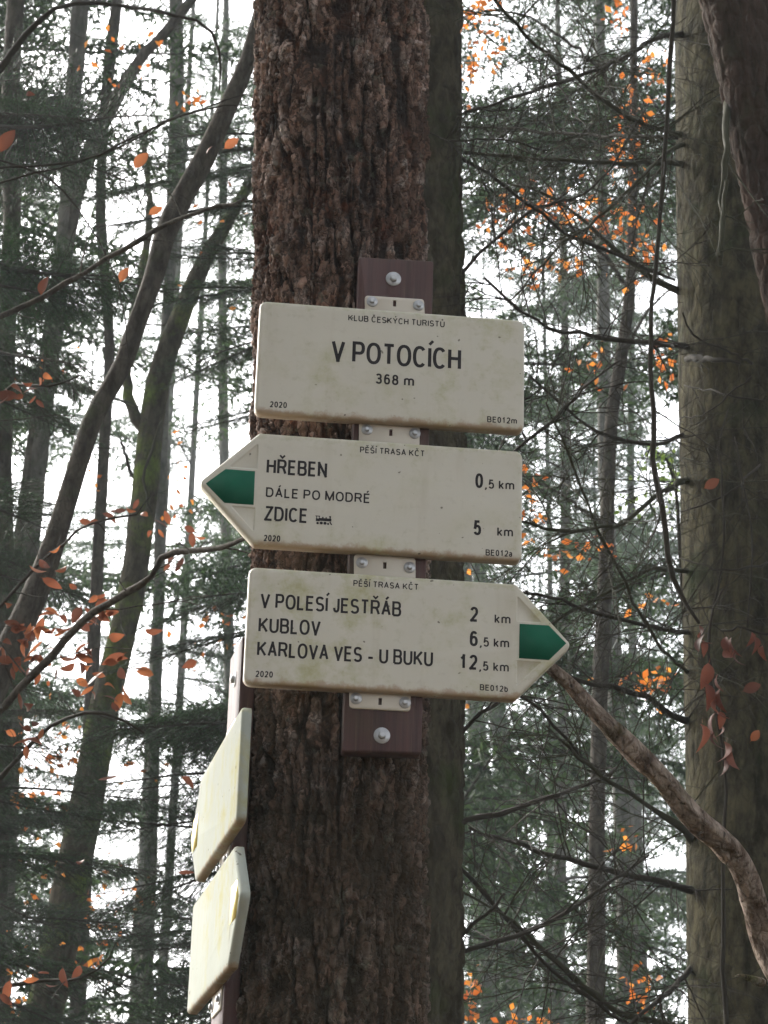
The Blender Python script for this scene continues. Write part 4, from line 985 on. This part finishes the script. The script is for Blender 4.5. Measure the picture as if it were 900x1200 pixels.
def crown_mesh(name, H, z0, R0, nb, rg, tmpl, mats, dens_pow=.8):
    "boughs round a stem from z0 to H, one mesh (needles + bough wood)"
    NV, NF, WV, WF = [], [], [], []; a = b = 0
    for i in range(nb):
        u = (i + rg.random()) / nb; z = z0 + (H - z0) * u ** dens_pow; az = rg.uniform(0, 2 * math.pi); rr = R0 * (1 - (z - z0) / (H - z0)) ** .75 + .25
        t = tmpl[rg.integers(len(tmpl))]; sc = rr / 1.6 * rg.uniform(.75, 1.15)
        pit = rg.normal(-.05, .14) + .35 * u; c, s = math.cos(az), math.sin(az); cp, sp_ = math.cos(pit), math.sin(pit)
        Mx = np.array([[c, -s, 0], [s, c, 0], [0, 0, 1]]) @ np.array([[cp, 0, -sp_], [0, 1, 0], [sp_, 0, cp]]) * sc
        V, Fn, wv, wf = t; NV.append(V @ Mx.T + [0, 0, z]); NF.append(Fn + a); a += len(V); WV.append(wv @ Mx.T + [0, 0, z]); WF.append(wf + b); b += len(wv)
    return (np.concatenate(NV), np.concatenate(NF), np.concatenate(WV), np.concatenate(WF))
rg = np.random.default_rng(77)
TM = [bough_template(rg, n_side=34, per=3) for _ in range(4)]
CROWNS = []
for i, (H, z0, R0, nb) in enumerate([(26, 2.5, 2.6, 112), (23, 1.5, 2.3, 104), (28, 6, 2.8, 96)]):
    NV, NF, WV, WF = crown_mesh('crown', H, z0, R0, nb, rg, TM, None)
    V = np.concatenate([NV, WV]); midx = np.concatenate([np.zeros(len(NF)), np.ones(len(WF))])
    o = mesh_np('crown', V, [NF, WF + len(NV)], None, mats=[m_needle, m_twig], midx=midx, smooth=False)
    zz = np.linspace(-.3, H, 30); mb = MB(); mb.tube(np.column_stack([.06 * np.sin(zz * .4), .05 * np.cos(zz * .3), zz]), .085 * (1 - zz / H * .93), 12); tr = mb.build('trunk', m_beech)
    CROWNS.append((o.data, tr.data)); bpy.data.objects.remove(o); bpy.data.objects.remove(tr)
def spruce(x, y, kind, rot, sc, label, group='spruces in the hazy forest behind', grow=1.):
    t = empty('spruce_tree', (x, y, 0), label, 'tree', group, (0, 0, rot)); t.scale = (sc, sc, sc)
    for nm, me in (('crown', CROWNS[kind][0]), ('trunk', CROWNS[kind][1])):
        o = bpy.data.objects.new(nm, me); COL.objects.link(o); o.parent = t
    return t
def X_at(px, Y): return W(px, 700, Y)[0]
bgt = [  # px at mid height, Y, kind, scale, label
 (480, 15, 1, 'nearest background spruce, its stem hidden by the dark trunk behind the pine'),
 (885, 13, 0, 'dark drooping spruce with its stem hidden by the thick right-hand trunk'),
 (655, 24, 1, 'mid-distance spruce centred in the gap right of the signs'),
 (745, 30, 2, 'hazy spruce showing its pale stem right of the thin dark one'),
 (820, 28, 0, 'far spruce mostly behind the thick right-hand trunk'), (640, 30, 1, 'far spruce just right of the arrow tip with the green band'), (700, 40, 0, 'faint spruce, middle of the far row right of the pine'), (560, 44, 2, 'faintest far spruce beside the dark trunk behind the pine'),
 (-140, 19, 0, 'dark spruce at the far left edge of the view'), (395, 19, 1, 'mid-distance spruce hidden by the pine, its boughs showing at both sides'),
 (215, 27, 0, 'faint spruce behind the moss-covered leaning trunk'), (30, 34, 2, 'faint spruce farthest left, behind the dark edge stem'),]
for i, (px, Y, k, lab) in enumerate(bgt):
    grp = 'far spruces left of the pine' if px < 400 else 'far spruces right of the pine'
    if lab is None: lab = 'faint far spruce fading into the haze, ' + ('left of the pine' if px < 400 else 'right of the pine')
    elif Y < 20: grp = 'nearer background spruces'
    spruce(X_at(px, Y), Y, k, rng.uniform(0, 6.28), rng.uniform(.9, 1.1), lab, grp)
for x, y, k in ((-2.9, 11.8, 1), (-4.6, 13.6, 0), (-5.9, 15.6, 1), (-3.6, 12.6, 2), (-4.4, 3.6, 0), (-5.4, 6.6, 2)):  # unseen spruces added to shade the right trunk and the edge-on signs
    spruce(x, y, k, rng.uniform(0, 6.28), 1., 'spruce added outside the view to block sun and sky light', 'spruces around the clearing')
# the forest goes on behind and beside the camera
for i in range(44):
    a = R(rng.uniform(100, 440)); d = rng.uniform(4, 17)
    x, y = d * math.sin(a), d * math.cos(a)
    if y > 2 and abs(x) < 3 + y * .3: continue
    if -1.25 < math.atan2(x, y) < -.15: continue
    spruce(x, y, i % 3, rng.uniform(0, 6.28), rng.uniform(.9, 1.15), 'spruce added outside the view to block sun and sky light', 'spruces around the clearing')

# ------------------------------------------------------------------ fir boughs close by
def fir_template(rg, L=1.2, n_side=44, L_side=.42, step=.0065, nl=.021, nw=.0030):
    s = np.linspace(0, 1, 16); main = np.column_stack([s * L, .03 * np.sin(s * 5), -.06 * L * s ** 1.6])
    WV, WF = [], []; b = 0; V, Q = tube_np(main, np.linspace(.011, .002, 16), 5); WV.append(V); WF.append(Q); b += len(V); P, T = [], []
    def line(p, d, l, r):
        nonlocal b
        m = 6; t = np.linspace(0, 1, m); q = p + d * (t[:, None] * l) + np.array([0, 0, -1.]) * (.18 * l * t[:, None] ** 2)
        V, Q = tube_np(q, np.linspace(r, r * .4, m), 3); WV.append(V); WF.append(Q + b); b += len(V)
        k = max(2, int(l / step)); tt = np.linspace(.05, 1, k); pp = np.column_stack([np.interp(tt, t, q[:, j]) for j in range(3)])
        P.append(pp); T.append(np.repeat(d[None], k, 0)); return q
    for i in range(n_side):
        u = .06 + .94 * (i + rg.random()) / n_side; p = np.array([np.interp(u, s, main[:, j]) for j in range(3)]); sg = 1 if i % 2 else -1
        l = L_side * (1.1 - u) ** .7 * rg.uniform(.7, 1.15); d = np.array([.75, sg * rg.uniform(.6, .95), rg.normal(0, .07)]); d /= np.linalg.norm(d)
        q = line(p, d, l, .003)
        for j in range(int(l / .05)):
            v = rg.uniform(.15, .9); o_ = q[0] + (q[-1] - q[0]) * v; s2 = 1 if j % 2 else -1
            d2 = d * .8 + np.array([-d[1], d[0], 0]) * s2 * .65 + np.array([0, 0, rg.normal(0, .06)]); d2 /= np.linalg.norm(d2); line(o_, d2, l * (1 - v) * rg.uniform(.4, .75) + .03, .0015)
    P = np.concatenate(P); T = np.concatenate(T); n = len(P)
    side = np.cross(T, [0, 0, 1.]); side /= np.linalg.norm(side, axis=1)[:, None] + 1e-9
    sg = np.where(np.arange(n) % 2, 1., -1.)[:, None]; d = side * sg + T * .45 + rg.normal(0, .22, (n, 3)); d /= np.linalg.norm(d, axis=1)[:, None]
    w_ = np.cross(d, rg.normal(0, .5, (n, 3)) + [0, 0, 1.]); w_ /= np.linalg.norm(w_, axis=1)[:, None]
    l = nl * rg.uniform(.7, 1.2, n)[:, None]; V = np.stack([P - w_ * nw * .5, P + w_ * nw * .5, P + d * l], 1).reshape(-1, 3)
    NF = np.arange(3 * n).reshape(-1, 3); wv, wf = np.concatenate(WV), np.concatenate(WF)
    o = mesh_np('branch', np.concatenate([V, wv]), [NF, wf + len(V)], None, mats=[m_fir, m_twig], midx=np.concatenate([np.zeros(len(NF)), np.ones(len(wf))]), smooth=False)
    me = o.data; bpy.data.objects.remove(o); return me
rgf = np.random.default_rng(91); FT = [fir_template(rgf) for _ in range(4)]
def fir_tree(px, Y, label, boughs, r=16):
    P = extend(to_world([(px, -100, r), (px - 3, 600, r * 1.2), (px - 6, 1300, r * 1.4)], Y), True, 15)
    t = empty('fir_tree', (P[0, 0], P[0, 1], 0), label, 'tree', 'firs with flat dark boughs'); Q = spline(P, 60)
    mb = MB(); mb.tube(Q[:, :3], Q[:, 3], 10); keep(mb.build('trunk', m_beech), t)
    for (bx, by, Y0, tx, ty, Y1, kk) in boughs:
        a = W(bx, by, Y0); b = W(tx, ty, Y1); d = b - a; L = np.linalg.norm(d); x = Vector(d / L); z = Vector((0, 0, 1)); y = z.cross(x).normalized(); z = x.cross(y)
        z2 = (Matrix.Rotation(rgf.normal(.0, .6), 3, x) @ z); y = z2.cross(x)
        m = Matrix((x, y, z2)).transposed().to_4x4(); o = bpy.data.objects.new('branch', FT[kk % 4]); COL.objects.link(o); o.parent = t
        sc = L / 1.2; o.matrix_local = Matrix.Translation(-t.location) @ Matrix.Translation(a) @ m @ Matrix.Diagonal((sc, sc * 1.05, sc, 1))
    return t
def thicken(bs, n, seed):
    r_ = np.random.default_rng(seed); out = list(bs)
    for b in bs:
        for _ in range(n):
            out.append((b[0], b[1] + r_.normal(0, 9), b[2] + r_.normal(0, .2), b[3] + r_.normal(-8, 16), b[4] + r_.normal(4, 12), b[5] + r_.normal(0, .3), int(r_.integers(4))))
    return out
def auto_boughs(x0, Y, zs, reach, n, seed, right=True):
    r_ = np.random.default_rng(seed); out = []
    for i in range(n):
        py = zs[0] + (zs[1] - zs[0]) * (i + r_.random()) / n; L = r_.uniform(*reach); s = 1 if right else -1
        out.append((x0, py, Y, x0 + s * L, py + r_.uniform(-30, 60), Y + r_.uniform(-.9, .9), r_.integers(4)))
    return out
fir_tree(-60, 7.5, 'fir with flat dark boughs reaching in from the left edge',
   thicken([(-60, 140, 7.5, 190, 165, 7.2, 0), (-60, 165, 7.5, 150, 190, 7.9, 1), (-60, 120, 7.5, 100, 140, 6.9, 2), (-60, 300, 7.5, 200, 330, 7.3, 3), (-60, 320, 7.5, 150, 345, 7.8, 0), (-60, 395, 7.5, 130, 440, 7.2, 1),
    (-60, 430, 7.5, 110, 500, 7.8, 2), (-60, 640, 7.5, 110, 700, 7.4, 3), (-60, 560, 7.5, 60, 600, 7.7, 0)], 2, 61) + thicken(auto_boughs(-60, 7.5, (780, 1250), (120, 260), 12, 3), 1, 62))
fir_tree(330, 8.3, 'fir hidden behind the pine, its flat boughs showing left of the trunk',
   thicken([(330, 190, 8.3, 110, 215, 8.0, 1), (330, 160, 8.3, 160, 150, 8.7, 2), (330, 230, 8.3, 140, 250, 7.9, 3), (330, 340, 8.3, 130, 330, 8.2, 0), (330, 395, 8.3, 190, 430, 8.6, 1), (330, 300, 8.3, 200, 290, 8.8, 2),
    (330, 480, 8.3, 210, 500, 8.2, 0), (330, 700, 8.3, 170, 700, 8.0, 3), (330, 730, 8.3, 150, 760, 8.5, 1)], 1, 63) + thicken(auto_boughs(330, 8.3, (800, 1250), (150, 260), 11, 5, False), 1, 64))

# ------------------------------------------------------------------ autumn beeches further back
def leaf_cloud(name, clusters, Y, mat, root, seed, L=.043):
    rg = np.random.default_rng(seed); V, T = [], []; k = 0
    for (px, py, sx, sy, n) in clusters:
        for _ in range(n):
            p = W(px + rg.normal(0, sx), py + rg.normal(0, sy), Y + rg.normal(0, .5)); d = rg.normal(0, 1, 3); d[2] -= .3; d /= np.linalg.norm(d); s = np.cross(d, rg.normal(0, 1, 3)); s /= np.linalg.norm(s); n_ = np.cross(d, s); l = L * rg.uniform(.6, 1.2); w_ = l * .32
            V += [p, p + d * l * .5 + s * w_ + n_ * l * .1, p + d * l, p + d * l * .5 - s * w_ + n_ * l * .1]; T += [(k, k + 1, k + 2), (k, k + 2, k + 3)]; k += 4
    o = mesh_np(name, V, [np.array(T)], mat, smooth=False); keep(o, root); o['kind'] = 'stuff'; return o
tb, _ = slender([(742, 150, 10), (741, 250, 12), (738, 340, 13), (728, 420, 15), (716, 500, 16), (711, 640, 17), (704, 800, 18), (700, 950, 19), (698, 1210, 22)], 11.0, m_beech, 'thin dark beech stem with coppery leaves, right of the signs', 'beech_tree', top=14)
for i, b in enumerate([[(738, 340, 6, 11), (700, 290, 5, 10.5), (640, 250, 4, 10), (590, 240, 2, 9.8)], [(741, 260, 5, 11), (765, 210, 4, 11), (790, 180, 2, 11)], [(728, 420, 5, 11), (755, 370, 4, 11), (785, 340, 2, 11)], [(712, 620, 5, 11), (660, 580, 3, 10.5), (620, 560, 2, 10)], [(742, 160, 5, 11), (700, 80, 4, 10.5), (620, 20, 3, 10), (560, 10, 2, 10)]]):
    px_branch(tb, b, m_beech, 700 + i, spacing=.12, Lr=(.2, .7), r0=.003, sub=3)
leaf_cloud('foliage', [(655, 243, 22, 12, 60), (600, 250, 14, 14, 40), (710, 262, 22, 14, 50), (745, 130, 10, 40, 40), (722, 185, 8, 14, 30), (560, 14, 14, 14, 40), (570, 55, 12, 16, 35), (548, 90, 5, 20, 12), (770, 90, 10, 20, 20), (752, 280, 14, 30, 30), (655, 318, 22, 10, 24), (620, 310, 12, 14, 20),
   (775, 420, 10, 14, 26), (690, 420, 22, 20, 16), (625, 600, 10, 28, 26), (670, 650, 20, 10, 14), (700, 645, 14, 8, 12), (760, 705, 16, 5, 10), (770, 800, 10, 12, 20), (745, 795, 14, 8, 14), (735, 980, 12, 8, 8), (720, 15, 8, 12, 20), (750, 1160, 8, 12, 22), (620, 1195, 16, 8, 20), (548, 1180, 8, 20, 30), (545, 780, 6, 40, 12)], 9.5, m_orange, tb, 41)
tb2, _ = slender([(-30, 300, 14), (-20, 700, 16), (-10, 1200, 20)], 10.5, m_beech, 'beech with scattered orange leaves beyond the far left fir', 'beech_tree', top=12)
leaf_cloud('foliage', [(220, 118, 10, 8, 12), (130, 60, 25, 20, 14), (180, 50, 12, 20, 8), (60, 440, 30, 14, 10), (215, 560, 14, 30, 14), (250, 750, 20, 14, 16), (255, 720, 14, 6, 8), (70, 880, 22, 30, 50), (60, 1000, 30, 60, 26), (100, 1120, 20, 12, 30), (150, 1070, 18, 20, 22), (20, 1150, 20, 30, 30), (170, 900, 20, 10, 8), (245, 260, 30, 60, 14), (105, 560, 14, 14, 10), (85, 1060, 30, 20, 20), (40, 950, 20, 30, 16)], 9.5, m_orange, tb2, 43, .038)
lime, _ = slender([(800, 700, 5), (790, 560, 4), (770, 530, 3)], 8.0, m_twig, 'slim sapling with fresh green leaves low behind the right spruce', 'hazel_sapling', top=None)
leaf_cloud('foliage', [(768, 545, 13, 14, 90), (745, 590, 14, 10, 40), (785, 575, 6, 16, 30)], 8.0, m_lime, lime, 47, .024)

# ------------------------------------------------------------------ haze
def haze_box(x0, x1, y0, y1, z0, z1, dens):
    V = [(x, y, z) for z in (z0, z1) for y in (y0, y1) for x in (x0, x1)]
    Q = [(0, 2, 3, 1), (4, 5, 7, 6), (0, 1, 5, 4), (2, 6, 7, 3), (0, 4, 6, 2), (1, 3, 7, 5)]
    me = bpy.data.meshes.new('haze'); me.from_pydata(V, [], Q); m = bpy.data.materials.new('haze'); m.use_nodes = True; nt = m.node_tree; nt.nodes.clear()
    out = nt.nodes.new('ShaderNodeOutputMaterial'); v = nt.nodes.new('ShaderNodeVolumePrincipled'); v.inputs['Density'].default_value = dens; v.inputs['Color'].default_value = (.84, .94, .98, 1); v.inputs['Anisotropy'].default_value = .1
    nt.links.new(v.outputs[0], out.inputs['Volume']); me.materials.append(m)
    o = bpy.data.objects.new('haze', me); COL.objects.link(o); o['kind'] = 'stuff'
HAZE = True
if HAZE: haze_box(-40, 40, -30, 78, -2, 34, .0022)
